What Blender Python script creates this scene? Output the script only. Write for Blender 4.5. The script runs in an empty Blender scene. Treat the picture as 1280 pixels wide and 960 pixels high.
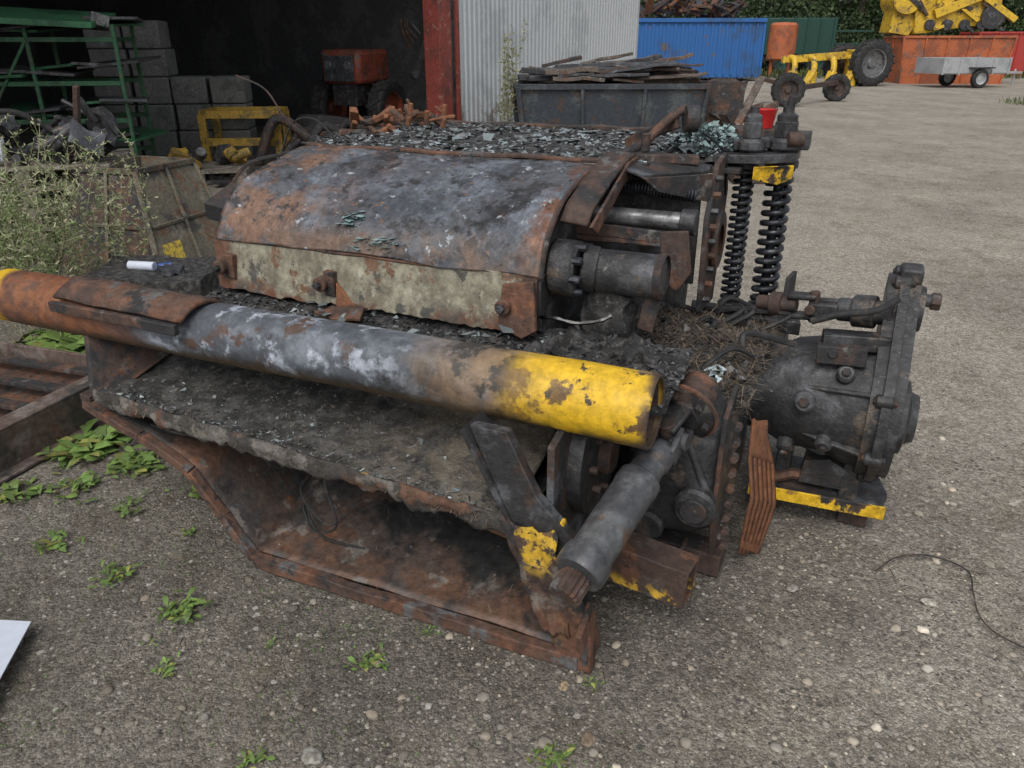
import bpy, math, random
import numpy as np
from mathutils import Vector, Matrix, noise, Euler
R=math.radians
random.seed(7); rng=np.random.default_rng(7)
scene=bpy.context.scene
COL=scene.collection

# ---------------------------------------------------------------- materials
def mat(name, base, layers=(), rough=0.75, metal=0.0, bump=0.3, bscale=60, var=0.35, vscale=35, attr=False, rvar=0.15):
    m=bpy.data.materials.new(name); m.use_nodes=True
    nt=m.node_tree; N=nt.nodes; L=nt.links
    b=N['Principled BSDF']
    tc=N.new('ShaderNodeTexCoord'); co=tc.outputs['Object']
    sep=N.new('ShaderNodeSeparateXYZ'); L.new(co,sep.inputs[0])
    def nz(scale,detail=7,ro=0.65,off=0.0):
        n=N.new('ShaderNodeTexNoise'); n.inputs['Scale'].default_value=scale
        n.inputs['Detail'].default_value=detail; n.inputs['Roughness'].default_value=ro
        if off:
            mp=N.new('ShaderNodeMapping'); mp.inputs['Location'].default_value=(off,off*1.7,off*.6)
            L.new(co,mp.inputs[0]); L.new(mp.outputs[0],n.inputs['Vector'])
        else: L.new(co,n.inputs['Vector'])
        return n.outputs['Fac']
    def mr(src,a,bb,c=0.0,d=1.0):
        n=N.new('ShaderNodeMapRange'); n.interpolation_type='SMOOTHSTEP'
        L.new(src,n.inputs[0]); n.inputs[1].default_value=a; n.inputs[2].default_value=bb
        n.inputs[3].default_value=c; n.inputs[4].default_value=d
        return n.outputs[0]
    def ma(op,a,bb):
        n=N.new('ShaderNodeMath'); n.operation=op
        for i,q in enumerate((a,bb)):
            if isinstance(q,(int,float)): n.inputs[i].default_value=q
            else: L.new(q,n.inputs[i])
        return n.outputs[0]
    def rgb(c):
        n=N.new('ShaderNodeRGB'); n.outputs[0].default_value=(c[0],c[1],c[2],1); return n.outputs[0]
    def mix(f,a,bb,bt='MIX'):
        n=N.new('ShaderNodeMix'); n.data_type='RGBA'; n.blend_type=bt
        if isinstance(f,(int,float)): n.inputs[0].default_value=f
        else: L.new(f,n.inputs[0])
        L.new(a,n.inputs[6]); L.new(bb,n.inputs[7]); return n.outputs[2]
    cur=rgb(base)
    for i,ly in enumerate(layers):
        c,sc,th,so=ly[:4]
        f=mr(nz(sc,8,0.68,3.1*(i+1)),th,th+so)
        for (ax,lo,hi) in ly[4:]:
            w=ma('ADD',sep.outputs[ax],ma('MULTIPLY',ma('SUBTRACT',nz(7,5,.6,9.3+i),0.5),0.35*min(1.0,abs(hi-lo)*4)))
            f=ma('MULTIPLY',f,mr(w,lo,hi))
        cur=mix(f,cur,rgb(c))
    if attr:
        at=N.new('ShaderNodeAttribute'); at.attribute_name='tone'
        cur=mix(1.0,cur,at.outputs['Color'],'MULTIPLY')
    v=mr(nz(vscale,8,.7,1.3),0.3,0.7,1-var,1+var)
    cb=N.new('ShaderNodeCombineColor'); 
    for k in range(3): L.new(v,cb.inputs[k])
    cur=mix(1.0,cur,cb.outputs[0],'MULTIPLY')
    L.new(cur,b.inputs['Base Color'])
    L.new(mr(nz(18,5,.6,5.5),.3,.7,max(.05,rough-rvar),min(1,rough+rvar)),b.inputs['Roughness'])
    b.inputs['Metallic'].default_value=metal
    if bump>0:
        bp=N.new('ShaderNodeBump'); bp.inputs['Strength'].default_value=bump; bp.inputs['Distance'].default_value=0.01
        L.new(nz(bscale,9,.7,2.2),bp.inputs['Height']); L.new(bp.outputs[0],b.inputs['Normal'])
    return m

RUST=(0.150,0.072,0.044); RUSTO=(0.25,0.105,0.05); RUSTD=(0.072,0.045,0.035); CHAR=(0.030,0.029,0.030)
STEEL=(0.10,0.105,0.115); ASH=(0.36,0.37,0.37); YEL=(0.70,0.43,0.02)
M={}
M['char']=mat('charred_metal',CHAR,[(STEEL,9,.50,.14),(RUSTD,6,.54,.1),(ASH,30,.66,.06)],rough=.55,bump=.6)
M['charm']=mat('charred_debris',(0.028,0.027,0.027),[((.085,.082,.08),25,.46,.15),((.15,.14,.125),60,.58,.05)],rough=.8,bump=1.0,bscale=90)
M['shelf']=mat('ashy_shelf',(0.038,0.037,0.036),[((.10,.097,.092),14,.44,.15),((.18,.155,.12),6,.40,.16,(0,-1.0,-.35)),((.22,.20,.17),50,.58,.05)],rough=.85,bump=1.0,bscale=80)
M['steel']=mat('burnt_steel',(0.065,0.068,0.075),[((.14,.15,.165),7,.5,.15),(RUSTD,10,.55,.1),(CHAR,5,.55,.08)],rough=.5,metal=.3,bump=.35)
M['rust']=mat('rusty_steel',(.11,.064,.045),[(RUST,9,.42,.14),(RUSTO,11,.58,.08),(RUSTD,5,.46,.12),((.11,.11,.11),8,.56,.06),(CHAR,11,.57,.06)],rough=.8,bump=.55)
M['rusto']=mat('orange_rust',(0.20,0.085,0.042),[(RUSTO,12,.5,.12),(RUSTD,9,.54,.1)],rough=.9,bump=.6)
M['rustd']=mat('dark_rust',RUSTD,[(RUST,8,.52,.12),(CHAR,5,.46,.1),((.12,.115,.11),14,.58,.06)],rough=.75,bump=.5)
M['tube']=mat('scorched_tube_paint',(0.080,0.088,0.102),[((.17,.19,.22),4,.44,.14),(CHAR,6,.54,.1),
      ((.42,.46,.53),9,.51,.10,(0,-1.62,-1.3),(0,-.45,-.8)),
      ((.10,.065,.05),7,.56,.06),
      (CHAR,8,.35,.2,(2,.745,.69)),  # darker towards the tube's underside
      ((.24,.165,.10),5,.34,.15,(0,-.62,-.28)),((.05,.045,.04),9,.50,.08,(0,-.6,-.4)),
      ((.21,.085,.045),3,.25,.15,(0,-1.42,-1.85)),
      (RUSTO,9,.48,.08,(0,-1.6,-1.95)),((.13,.07,.05),6,.48,.1,(0,-1.4,-1.7)),
      (YEL,4.5,.38,.035,(0,-.32,-.12)),
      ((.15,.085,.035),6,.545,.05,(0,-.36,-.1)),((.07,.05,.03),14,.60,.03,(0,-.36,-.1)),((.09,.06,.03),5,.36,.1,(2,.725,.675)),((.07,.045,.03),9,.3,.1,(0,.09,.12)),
      (YEL,4,.2,.1,(0,-2.2,-2.25))],rough=.5,bump=.3,var=.25)
M['cover']=mat('scorched_cover_paint',(0.070,0.076,0.088),[((.16,.175,.205),4,.43,.14),(CHAR,5,.51,.10),
      ((.21,.125,.085),3.2,.40,.14,(0,-.90,-1.35)),((.10,.105,.115),6,.50,.08),((.045,.042,.042),9,.55,.06),
      (RUST,7,.48,.1,(0,-.42,-.35)),
      ((.17,.115,.085),3.4,.46,.12,(2,1.06,.97)),
      ((.36,.38,.40),18,.61,.04),((.24,.13,.08),22,.61,.05)],rough=.42,bump=.4,bscale=40,metal=.15)
M['cream']=mat('dirty_cream_paint',(0.29,0.275,0.205),[((.19,.17,.125),8,.44,.12),((.37,.355,.28),20,.55,.1),((.16,.09,.055),7,.56,.05),((.08,.07,.06),5,.52,.10,(2,.86,.79)),(RUST,5,.44,.08,(2,.83,.79)),(RUSTD,5,.42,.1,(0,-.46,-.36)),(RUST,5,.42,.1,(0,-1.46,-1.54)),((.09,.085,.075),14,.58,.05)],rough=.8,bump=.4)
M['lip']=mat('scorched_lip',(0.055,0.05,0.045),[((.17,.155,.135),10,.48,.1),((.26,.16,.05),5,.60,.03),((.13,.07,.045),6,.52,.08)],rough=.85,bump=.9)
M['post']=mat('post_paint',RUSTD,[((.16,.14,.12),8,.5,.1),((.58,.36,.03),6.5,.52,.05,(2,.28,.36)),(CHAR,8,.54,.04),((.14,.08,.04),12,.54,.04),(RUST,5,.4,.1,(2,.28,.12))],rough=.8,bump=.6)
M['tray']=mat('tray_rust',(0.09,0.065,0.054),[((.14,.078,.052),3,.46,.12),((.065,.062,.062),2.5,.46,.12),((.18,.16,.14),9,.56,.07),((.19,.09,.05),12,.62,.05),((.03,.03,.03),2.2,.50,.10)],rough=.45,bump=.35,metal=.15)
M['yellow']=mat('chipped_yellow_paint',YEL,[((.3,.17,.03),7,.55,.06),(RUSTD,9,.55,.04),(CHAR,5,.58,.04)],rough=.5,bump=.3)
M['gear']=mat('oily_casting',(0.042,0.042,0.044),[((.095,.098,.105),6,.48,.14),((.13,.105,.085),9,.55,.08),((.22,.215,.2),40,.64,.05)],rough=.40,bump=.6,bscale=45,metal=.25)
M['springm']=mat('spring_steel',(0.028,0.030,0.036),[((.08,.085,.095),20,.5,.15)],rough=.36,metal=.4,bump=.15)
M['rod']=mat('bare_rod',(0.20,0.20,0.205),[((.10,.10,.10),9,.5,.1),(RUSTD,8,.58,.05)],rough=.4,metal=.5,bump=.1)
M['sleeve']=mat('shaft_sleeve',(0.075,0.077,0.083),[((.135,.14,.145),6,.48,.12),((.17,.10,.06),9,.57,.06)],rough=.45,bump=.2,metal=.2)
M['glass']=mat('glass_shards',(0.40,0.47,0.48),rough=.2,bump=0,attr=True,var=.15)
M['teal']=mat('teal_glass_shards',(0.36,0.52,0.51),rough=.3,bump=0,attr=True,var=.15)
M['flake']=mat('char_flakes',(0.065,0.066,0.068),rough=.5,bump=0,attr=True)
M['straw']=mat('burnt_straw',(0.13,0.105,0.08),rough=.9,bump=0,attr=True)
M['rubber']=mat('rubber',(0.022,0.022,0.023),[((.055,.052,.048),9,.52,.1)],rough=.75,bump=.3)
M['white']=mat('white_plastic',(0.60,0.65,0.74),rough=.5,bump=.05,var=.05)

# ---------------------------------------------------------------- mesh helpers
def empty(name,loc=(0,0,0),rz=0,scale=1):
    e=bpy.data.objects.new(name,None); COL.objects.link(e); e.location=loc; e.rotation_euler=(0,0,rz); e.scale=(scale,)*3
    e.empty_display_size=.2
    return e
def mk(name,verts,faces,m,parent=None,smooth=True,ang=35,bevel=0,jit=0,jscale=8,mats=None,fm=None):
    me=bpy.data.meshes.new(name); me.from_pydata([tuple(v) for v in verts],[],faces); me.update()
    if jit:
        for v in me.vertices:
            d=noise.noise_vector(v.co*jscale); v.co+=d*jit
    for q in (mats or [m]): me.materials.append(q)
    if fm is not None: me.polygons.foreach_set('material_index',fm)
    if smooth:
        me.shade_smooth(); me.set_sharp_from_angle(angle=R(ang))
    o=bpy.data.objects.new(name,me); COL.objects.link(o)
    if parent: o.parent=parent
    if bevel:
        b=o.modifiers.new('b','BEVEL'); b.width=bevel; b.segments=2; b.limit_method='ANGLE'; b.angle_limit=R(35)
    return o
def boxverts(c,s,rot=(0,0,0),n=(1,1,1)):
    Mx=Euler(rot).to_matrix(); vs={};V=[];F=[]
    def vid(i,j,k):
        if (i,j,k) not in vs:
            vs[(i,j,k)]=len(V)
            V.append(Vector(c)+Mx@Vector(((i/n[0]-.5)*s[0],(j/n[1]-.5)*s[1],(k/n[2]-.5)*s[2])))
        return vs[(i,j,k)]
    nx,ny,nz_=n
    for i in range(nx):
        for j in range(ny):
            F.append((vid(i,j,0),vid(i,j+1,0),vid(i+1,j+1,0),vid(i+1,j,0)))
            F.append((vid(i,j,nz_),vid(i+1,j,nz_),vid(i+1,j+1,nz_),vid(i,j+1,nz_)))
    for i in range(nx):
        for k in range(nz_):
            F.append((vid(i,0,k),vid(i+1,0,k),vid(i+1,0,k+1),vid(i,0,k+1)))
            F.append((vid(i,ny,k),vid(i,ny,k+1),vid(i+1,ny,k+1),vid(i+1,ny,k)))
    for j in range(ny):
        for k in range(nz_):
            F.append((vid(0,j,k),vid(0,j,k+1),vid(0,j+1,k+1),vid(0,j+1,k)))
            F.append((vid(nx,j,k),vid(nx,j+1,k),vid(nx,j+1,k+1),vid(nx,j,k+1)))
    return V,F
def box(name,c,s,m,parent=None,rot=(0,0,0),bevel=.004,jit=0,sub=0,jscale=8):
    n=(1,1,1)
    if jit: 
        st=sub or .06; n=tuple(max(1,min(60,int(q/st))) for q in s)
    V,F=boxverts(c,s,rot,n)
    return mk(name,V,F,m,parent,bevel=bevel,jit=jit,jscale=jscale,smooth=bool(jit or bevel))
def box2(name,lo,hi,m,parent=None,**k):
    c=[(a+b)/2 for a,b in zip(lo,hi)]; s=[b-a for a,b in zip(lo,hi)]
    return box(name,c,s,m,parent,**k)
def frame(d,up=(0,0,1)):
    d=Vector(d).normalized(); u=Vector(up)
    if abs(d.dot(u))>.97: u=Vector((1,0,0))
    x=d.cross(u).normalized(); y=x.cross(d).normalized(); return x,y,d
def beam(name,p0,p1,w,h,m,parent=None,up=(0,0,1),bevel=.004,jit=0,jscale=8):
    p0=Vector(p0);p1=Vector(p1); x,y,d=frame(p1-p0,up); Lg=(p1-p0).length
    n=max(1,int(Lg/.06)) if jit else 1; V=[];F=[]
    for i in range(n+1):
        p=p0+d*Lg*i/n
        V+= [p-x*w/2-y*h/2,p+x*w/2-y*h/2,p+x*w/2+y*h/2,p-x*w/2+y*h/2]
    for i in range(n):
        a=i*4;b=a+4
        for k in range(4): F.append((a+k,a+(k+1)%4,b+(k+1)%4,b+k))
    F.append((3,2,1,0)); e=n*4; F.append((e,e+1,e+2,e+3))
    return mk(name,V,F,m,parent,bevel=bevel,jit=jit,jscale=jscale)
def lathe(name,prof,p,axis,m,parent=None,seg=32,jit=0,ang=35,jscale=8,gear=0,gd=0.0):
    x,y,d=frame(axis); p=Vector(p); V=[];F=[];n=len(prof)
    for i in range(seg):
        a=2*math.pi*i/seg; k=1.0
        for (r,h) in prof:
            rr=r
            if gear and r>0: rr=r-(gd if (i%2==0) else 0)
            V.append(p+d*h+(x*math.cos(a)+y*math.sin(a))*rr)
    for i in range(seg):
        for j in range(n-1):
            a=i*n+j;b=((i+1)%seg)*n+j
            F.append((a,b,b+1,a+1))
    return mk(name,V,F,m,parent,jit=jit,ang=ang,jscale=jscale)
def cyl(name,p0,p1,r,m,parent=None,seg=24,r1=None,bev=.003,jit=0,gear=0,gd=0):
    p0=Vector(p0);p1=Vector(p1);Lg=(p1-p0).length; r1=r if r1 is None else r1
    b=min(bev,r*.4,Lg*.3)
    return lathe(name,[(0.0001,0),(r-b,0),(r,b),(r1,Lg-b),(r1-b,Lg),(0.0001,Lg)],p0,p1-p0,m,parent,seg,jit=jit,gear=gear,gd=gd)
def poly(name,pts,vec,m,parent=None,bevel=.003,jit=0):
    n=len(pts); V=[Vector(p) for p in pts]+[Vector(p)+Vector(vec) for p in pts]
    F=[tuple(range(n))[::-1],tuple(range(n,2*n))]+[(i,(i+1)%n,n+(i+1)%n,n+i) for i in range(n)]
    return mk(name,V,F,m,parent,bevel=bevel,jit=jit)
def grid(name,f,nu,nv,m,parent=None,th=0,jit=0,jscale=8,ang=60):
    V=[];F=[]
    for i in range(nu+1):
        for j in range(nv+1): V.append(Vector(f(i/nu,j/nv)))
    for i in range(nu):
        for j in range(nv):
            a=i*(nv+1)+j; F.append((a,a+nv+1,a+nv+2,a+1))
    o=mk(name,V,F,m,parent,jit=jit,jscale=jscale,ang=ang)
    if th:
        s=o.modifiers.new('s','SOLIDIFY'); s.thickness=th; s.offset=0
    return o
def sweep(name,pts,r,m,parent=None,seg=8,cap=True):
    pts=[Vector(p) for p in pts]; V=[];F=[];n=len(pts)
    t=(pts[1]-pts[0]).normalized(); x,y,_=frame(t)
    for i,p in enumerate(pts):
        tt=(pts[min(i+1,n-1)]-pts[max(i-1,0)]).normalized()
        x=(x-tt*x.dot(tt)).normalized(); y=tt.cross(x)
        rr=r[i] if isinstance(r,(list,tuple)) else r
        for k in range(seg):
            a=2*math.pi*k/seg; V.append(p+(x*math.cos(a)+y*math.sin(a))*rr)
    for i in range(n-1):
        for k in range(seg):
            a=i*seg+k;b=i*seg+(k+1)%seg; F.append((a,b,b+seg,a+seg))
    if cap: F.append(tuple(range(seg))[::-1]); F.append(tuple(range((n-1)*seg,n*seg)))
    return mk(name,V,F,m,parent,ang=50)
def curvepts(ctrl,n=24):
    c=[Vector(p) for p in ctrl]; c=[c[0]*2-c[1]]+c+[c[-1]*2-c[-2]]; out=[]
    S=len(c)-3
    for i in range(n+1):
        u=i/n*S; k=min(int(u),S-1); t=u-k; p0,p1,p2,p3=c[k:k+4]
        out.append(0.5*((2*p1)+(p2-p0)*t+(2*p0-5*p1+4*p2-p3)*t*t+(3*p1-p0-3*p2+p3)*t**3))
    return out
def npmesh(name,V,F,m,parent=None,tone=None,smooth=False):
    me=bpy.data.meshes.new(name); me.vertices.add(len(V)); me.vertices.foreach_set('co',V.astype(np.float32).ravel())
    k=F.shape[1]; me.loops.add(F.size); me.loops.foreach_set('vertex_index',F.astype(np.int32).ravel())
    me.polygons.add(len(F)); me.polygons.foreach_set('loop_start',np.arange(0,F.size,k,dtype=np.int32))
    me.polygons.foreach_set('loop_total',np.full(len(F),k,dtype=np.int32)); me.update(calc_edges=True); me.validate()
    me.materials.append(m)
    if tone is not None:
        a=me.attributes.new('tone','FLOAT_COLOR','POINT'); c=np.ones((len(V),4),np.float32); c[:,:3]=tone; a.data.foreach_set('color',c.ravel())
    if smooth: me.shade_smooth()
    o=bpy.data.objects.new(name,me); COL.objects.link(o)
    if parent: o.parent=parent
    return o
def shards(name,P,smin,smax,m,parent=None,tilt=.5,tmin=.5,tmax=1.2,aspect=1.0,tp=1.0):
    n=len(P); ang=rng.uniform(0,6.28,n); s=smin+(smax-smin)*rng.random(n)**3
    nrm=np.stack([rng.normal(0,tilt,n),rng.normal(0,tilt,n),np.ones(n)],1); nrm/=np.linalg.norm(nrm,axis=1)[:,None]
    a=np.stack([np.cos(ang),np.sin(ang),np.zeros(n)],1); a-=nrm*(a*nrm).sum(1)[:,None]; a/=np.linalg.norm(a,axis=1)[:,None]
    b=np.cross(nrm,a); V=np.zeros((n,4,3)); th0=np.array([0.2,1.7,3.3,4.9])
    for k in range(4):
        th=th0[k]+rng.uniform(-.7,.7,n); r=s*rng.uniform(.4,1.15,n)
        V[:,k]=P+a*(np.cos(th)*r)[:,None]*aspect+b*(np.sin(th)*r)[:,None]/aspect
    V[:,:,2]+=(s*.3)[:,None]
    F=np.arange(n*4).reshape(n,4); t=tmin+(tmax-tmin)*rng.random(n)**tp; tone=np.repeat(np.stack([t,t,t],1),4,axis=0)
    return npmesh(name,V.reshape(-1,3),F,m,parent,tone)
def sticks(name,P,lmin,lmax,w,m,parent=None,up=.25,tmin=.3,tmax=1.5,lift=.004):
    n=len(P); ang=rng.uniform(0,6.28,n); l=rng.uniform(lmin,lmax,n)
    d=np.stack([np.cos(ang),np.sin(ang),rng.normal(0,up,n)],1); d/=np.linalg.norm(d,axis=1)[:,None]
    s=np.cross(d,np.array([0,0,1.0])); s/=np.linalg.norm(s,axis=1)[:,None]; s=s*w*rng.uniform(.5,1.4,n)[:,None]
    V=np.stack([P-d*l[:,None]/2-s,P-d*l[:,None]/2+s,P+d*l[:,None]/2+s,P+d*l[:,None]/2-s],1)
    V[:,:,2]+=lift
    t=rng.uniform(tmin,tmax,n); tone=np.repeat(np.stack([t,t*.97,t*.93],1),4,axis=0)
    return npmesh(name,V.reshape(-1,3),np.arange(n*4).reshape(n,4),m,parent,tone)

# ================================================================ CAMERA, LIGHT
cam=bpy.data.cameras.new('camera'); co=bpy.data.objects.new('camera',cam); COL.objects.link(co)
co.location=(0,0,1.6); co.rotation_euler=(R(90-24),0,0); cam.sensor_width=36; cam.lens=36*967/1280; cam.clip_end=1500; cam.clip_start=.05
scene.camera=co
w=bpy.data.worlds.new('World'); scene.world=w; w.use_nodes=True; nt=w.node_tree
bg=nt.nodes['Background']; sk=nt.nodes.new('ShaderNodeTexSky'); sk.sky_type='NISHITA'; sk.sun_disc=False
sk.sun_elevation=R(52); sk.sun_rotation=R(200); sk.air_density=1.0; sk.dust_density=3.0; sk.ozone_density=1
hs=nt.nodes.new('ShaderNodeHueSaturation'); hs.inputs['Saturation'].default_value=.3
nt.links.new(sk.outputs[0],hs.inputs['Color']); nt.links.new(hs.outputs[0],bg.inputs[0]); bg.inputs[1].default_value=.15
sl=bpy.data.lights.new('sun','SUN'); sl.energy=1.3; sl.angle=R(35); sl.color=(1,.975,.93)
so=bpy.data.objects.new('sun',sl); COL.objects.link(so); so.location=(0,0,20)
az=R(200); el=R(52)
sd=Vector((math.sin(az)*math.cos(el),math.cos(az)*math.cos(el),math.sin(el)))
so.rotation_euler=sd.to_track_quat('Z','Y').to_euler()
scene.view_settings.view_transform='Standard'; scene.view_settings.look='None'; scene.view_settings.exposure=0

# ================================================================ GROUND
def ground_mat():
    m=bpy.data.materials.new('gravel_ground'); m.use_nodes=True; nt=m.node_tree;N=nt.nodes;L=nt.links;b=N['Principled BSDF']
    tc=N.new('ShaderNodeTexCoord'); co=tc.outputs['Object']
    def nz(s,d=6,r=.6):
        n=N.new('ShaderNodeTexNoise'); n.inputs['Scale'].default_value=s;n.inputs['Detail'].default_value=d;n.inputs['Roughness'].default_value=r
        L.new(co,n.inputs['Vector']); return n.outputs['Fac']
    def vo(s,out='Color',ft='F1'):
        n=N.new('ShaderNodeTexVoronoi'); n.feature=ft; n.inputs['Scale'].default_value=s; L.new(co,n.inputs['Vector']); return n.outputs[out]
    def mr(src,a,c,d=0,e=1):
        n=N.new('ShaderNodeMapRange');n.interpolation_type='SMOOTHSTEP';L.new(src,n.inputs[0])
        for i,q in zip((1,2,3,4),(a,c,d,e)): n.inputs[i].default_value=q
        return n.outputs[0]
    def ma(op,a,c):
        n=N.new('ShaderNodeMath'); n.operation=op
        for i,q in enumerate((a,c)):
            if isinstance(q,(int,float)): n.inputs[i].default_value=q
            else: L.new(q,n.inputs[i])
        return n.outputs[0]
    def mix(f,a,c,bt='MIX'):
        n=N.new('ShaderNodeMix');n.data_type='RGBA';n.blend_type=bt
        if isinstance(f,(int,float)): n.inputs[0].default_value=f
        else: L.new(f,n.inputs[0])
        for i,q in ((6,a),(7,c)):
            if isinstance(q,tuple): n.inputs[i].default_value=(*q,1)
            else: L.new(q,n.inputs[i])
        return n.outputs[2]
    sep=N.new('ShaderNodeSeparateXYZ'); L.new(co,sep.inputs[0])
    side=ma('ADD',ma('SUBTRACT',sep.outputs[0],ma('MULTIPLY',sep.outputs[1],.12)),ma('MULTIPLY',ma('SUBTRACT',nz(1.3),.5),2.4))
    pale=mr(side,-1.1,1.1)
    big=mr(nz(.7,6),.35,.65)
    dark=mix(big,(.185,.170,.142),(.25,.228,.19)); light=mix(big,(.295,.268,.225),(.385,.348,.292))
    base=mix(pale,dark,light)
    base=mix(mr(nz(4,8,.72),.44,.68),base,mix(1.0,base,(.72,.70,.67),'MULTIPLY'))
    base=mix(mr(nz(2.2,8,.72),.52,.70,0,.7),base,mix(1.0,base,(1.22,1.17,1.08),'MULTIPLY'))
    wv=N.new('ShaderNodeTexNoise'); mp=N.new('ShaderNodeMapping'); mp.inputs['Scale'].default_value=(1.1,.12,1); mp.inputs['Rotation'].default_value=(0,0,R(24))
    L.new(co,mp.inputs[0]);L.new(mp.outputs[0],wv.inputs['Vector']); wv.inputs['Scale'].default_value=.9; wv.inputs['Detail'].default_value=5
    base=mix(mr(wv.outputs['Fac'],.48,.64,0,.5),base,(.40,.362,.305))
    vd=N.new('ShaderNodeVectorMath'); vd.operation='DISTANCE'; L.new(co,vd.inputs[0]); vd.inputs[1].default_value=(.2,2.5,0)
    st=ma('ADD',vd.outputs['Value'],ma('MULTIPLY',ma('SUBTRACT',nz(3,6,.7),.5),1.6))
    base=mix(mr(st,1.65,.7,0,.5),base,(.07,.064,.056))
    for s,lo,hi in ((330,.66,1.32),(130,.68,1.3),(48,.82,1.16)):
        c=vo(s); sc=N.new('ShaderNodeSeparateColor'); L.new(c,sc.inputs[0])
        k=mr(sc.outputs[0],0,1,lo,hi); cc=N.new('ShaderNodeCombineColor'); [L.new(k,cc.inputs[i]) for i in range(3)]
        base=mix(.9,base,cc.outputs[0],'MULTIPLY')
    for sc_,lo,hi,amt in ((70,.90,.93,.42),(33,.93,.95,.36)):
        c=vo(sc_); sc=N.new('ShaderNodeSeparateColor'); L.new(c,sc.inputs[0]); d=vo(sc_,'Distance')
        f=ma('MULTIPLY',mr(sc.outputs[1],lo,hi),mr(d,amt,amt-.12)); base=mix(f,base,(.44,.41,.36))
        f=ma('MULTIPLY',mr(sc.outputs[2],lo,hi),mr(d,amt,amt-.12)); base=mix(f,base,(.11,.10,.09))
    L.new(base,b.inputs['Base Color']); b.inputs['Roughness'].default_value=.95; b.inputs['Specular IOR Level'].default_value=.2
    h=ma('ADD',ma('MULTIPLY',vo(130,'Distance'),-.4),ma('ADD',ma('MULTIPLY',vo(45,'Distance'),-.5),ma('MULTIPLY',nz(9,9,.75),2.0)))
    bp=N.new('ShaderNodeBump'); bp.inputs['Strength'].default_value=.85; bp.inputs['Distance'].default_value=.013
    L.new(h,bp.inputs['Height']);L.new(bp.outputs[0],b.inputs['Normal'])
    return m
gm=ground_mat()
def gz(x,y): return .018*noise.noise(Vector((x*.8,y*.8,0)))
xs=np.unique(np.concatenate([np.linspace(-500,-12,12),np.linspace(-12,14,105),np.linspace(14,500,12)]))
ys=np.unique(np.concatenate([np.linspace(-60,-1,6),np.linspace(-1,24,101),np.linspace(24,900,20)]))
V=[];F=[]
for x in xs:
    for y in ys:
        k=max(0,min(1,(12-abs(x))/3))*max(0,min(1,(22-y)/4))*max(0,min(1,(y+1)))
        V.append((x,y,(gz(x,y)-.012)*k-.0))
ny=len(ys)
for i in range(len(xs)-1):
    for j in range(ny-1): a=i*ny+j; F.append((a,a+ny,a+ny+1,a+1))
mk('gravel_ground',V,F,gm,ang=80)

def ico(sub):
    import bmesh
    bm=bmesh.new(); bmesh.ops.create_icosphere(bm,subdivisions=sub,radius=1); v=np.array([q.co[:] for q in bm.verts]); f=np.array([[q.index for q in p.verts] for p in bm.faces]); bm.free(); return v,f
def stones(name,n,smin,smax,sub,xr,yr,m,pw=3.0,flat=.6,half=0):
    v,f=ico(sub); k=len(v)
    y=yr[0]+(yr[1]-yr[0])*rng.random(n)**1.7; x=rng.uniform(xr[0],xr[1],n)*(.45+.3*y/2.0); s=smin+(smax-smin)*rng.random(n)**pw
    z=np.array([(gz(a,b)-.012) for a,b in zip(x,y)])
    V=v[None]*(1+rng.normal(0,.13,(n,k,1))); sc=np.stack([rng.uniform(.7,1.3,n),rng.uniform(.7,1.2,n),rng.uniform(.4,.8,n)*flat*1.3],1)
    V=V*sc[:,None,:]*s[:,None,None]; a=rng.uniform(0,6.28,n); ca,sa=np.cos(a)[:,None],np.sin(a)[:,None]
    X=V[:,:,0]*ca-V[:,:,1]*sa; Y=V[:,:,0]*sa+V[:,:,1]*ca
    V=np.stack([X+x[:,None],Y+y[:,None],V[:,:,2]+(z+s*.1)[:,None]],2)
    Ff=(f[None]+(np.arange(n)*k)[:,None,None]).reshape(-1,3)
    pal=np.clip((x-.12*y+1.0)/2.0,0,1)*.65+1.0
    t=rng.lognormal(0,.30,n)*pal; w=rng.uniform(-.02,.08,n)
    tone=np.repeat(np.stack([t*(1+w),t,t*(1-w)],1),k,axis=0)
    return npmesh(name,V.reshape(-1,3),Ff,m,None,tone,smooth=True)
M['stone']=mat('stone',(0.20,0.183,0.155),rough=.9,bump=.3,bscale=120,attr=True,var=.2)
stones('loose_gravel',30000,.0015,.0058,1,(-1.6,2.1),(.8,6.5),M['stone'])
stones('pebbles',1900,.006,.018,2,(-1.6,2.1),(.8,9),M['stone'],pw=4)
def rock(name,x,y,s,c,rz=0):
    v,f=ico(4); V=[]
    for q in v:
        q=Vector(q); q*=1+.45*noise.noise(q*1.3+Vector((x*9,y*7,0)))+.12*noise.noise(q*4+Vector((x*9,y*7,0))); V.append(Vector((q.x*s,q.y*s*.75,q.z*s*.45+s*.12)))
    o=mk(name,V,[tuple(q) for q in f],mat('rock',c,[((c[0]*.6,c[1]*.58,c[2]*.52),60,.5,.1)],rough=.95,bump=.3),ang=80); o.location=(x,y,-.008); o.rotation_euler=(0,0,rz); return o
for (x,y,s,c) in [(1.30,1.93,.020,(.46,.43,.38)),(.142,1.585,.018,(.38,.29,.18)),(-.49,1.36,.026,(.30,.29,.26)),(.19,1.41,.022,(.25,.19,.14)),(.42,1.53,.012,(.42,.40,.36)),(-.41,1.32,.016,(.32,.31,.28)),(1.02,1.62,.015,(.4,.37,.33)),(-.22,1.52,.011,(.42,.40,.36)),(.9,2.0,.02,(.3,.28,.25)),(1.9,2.5,.025,(.4,.37,.33)),(-.8,1.48,.014,(.30,.28,.25))]:
    rock('stone',x,y,s,c,x*7)

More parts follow.
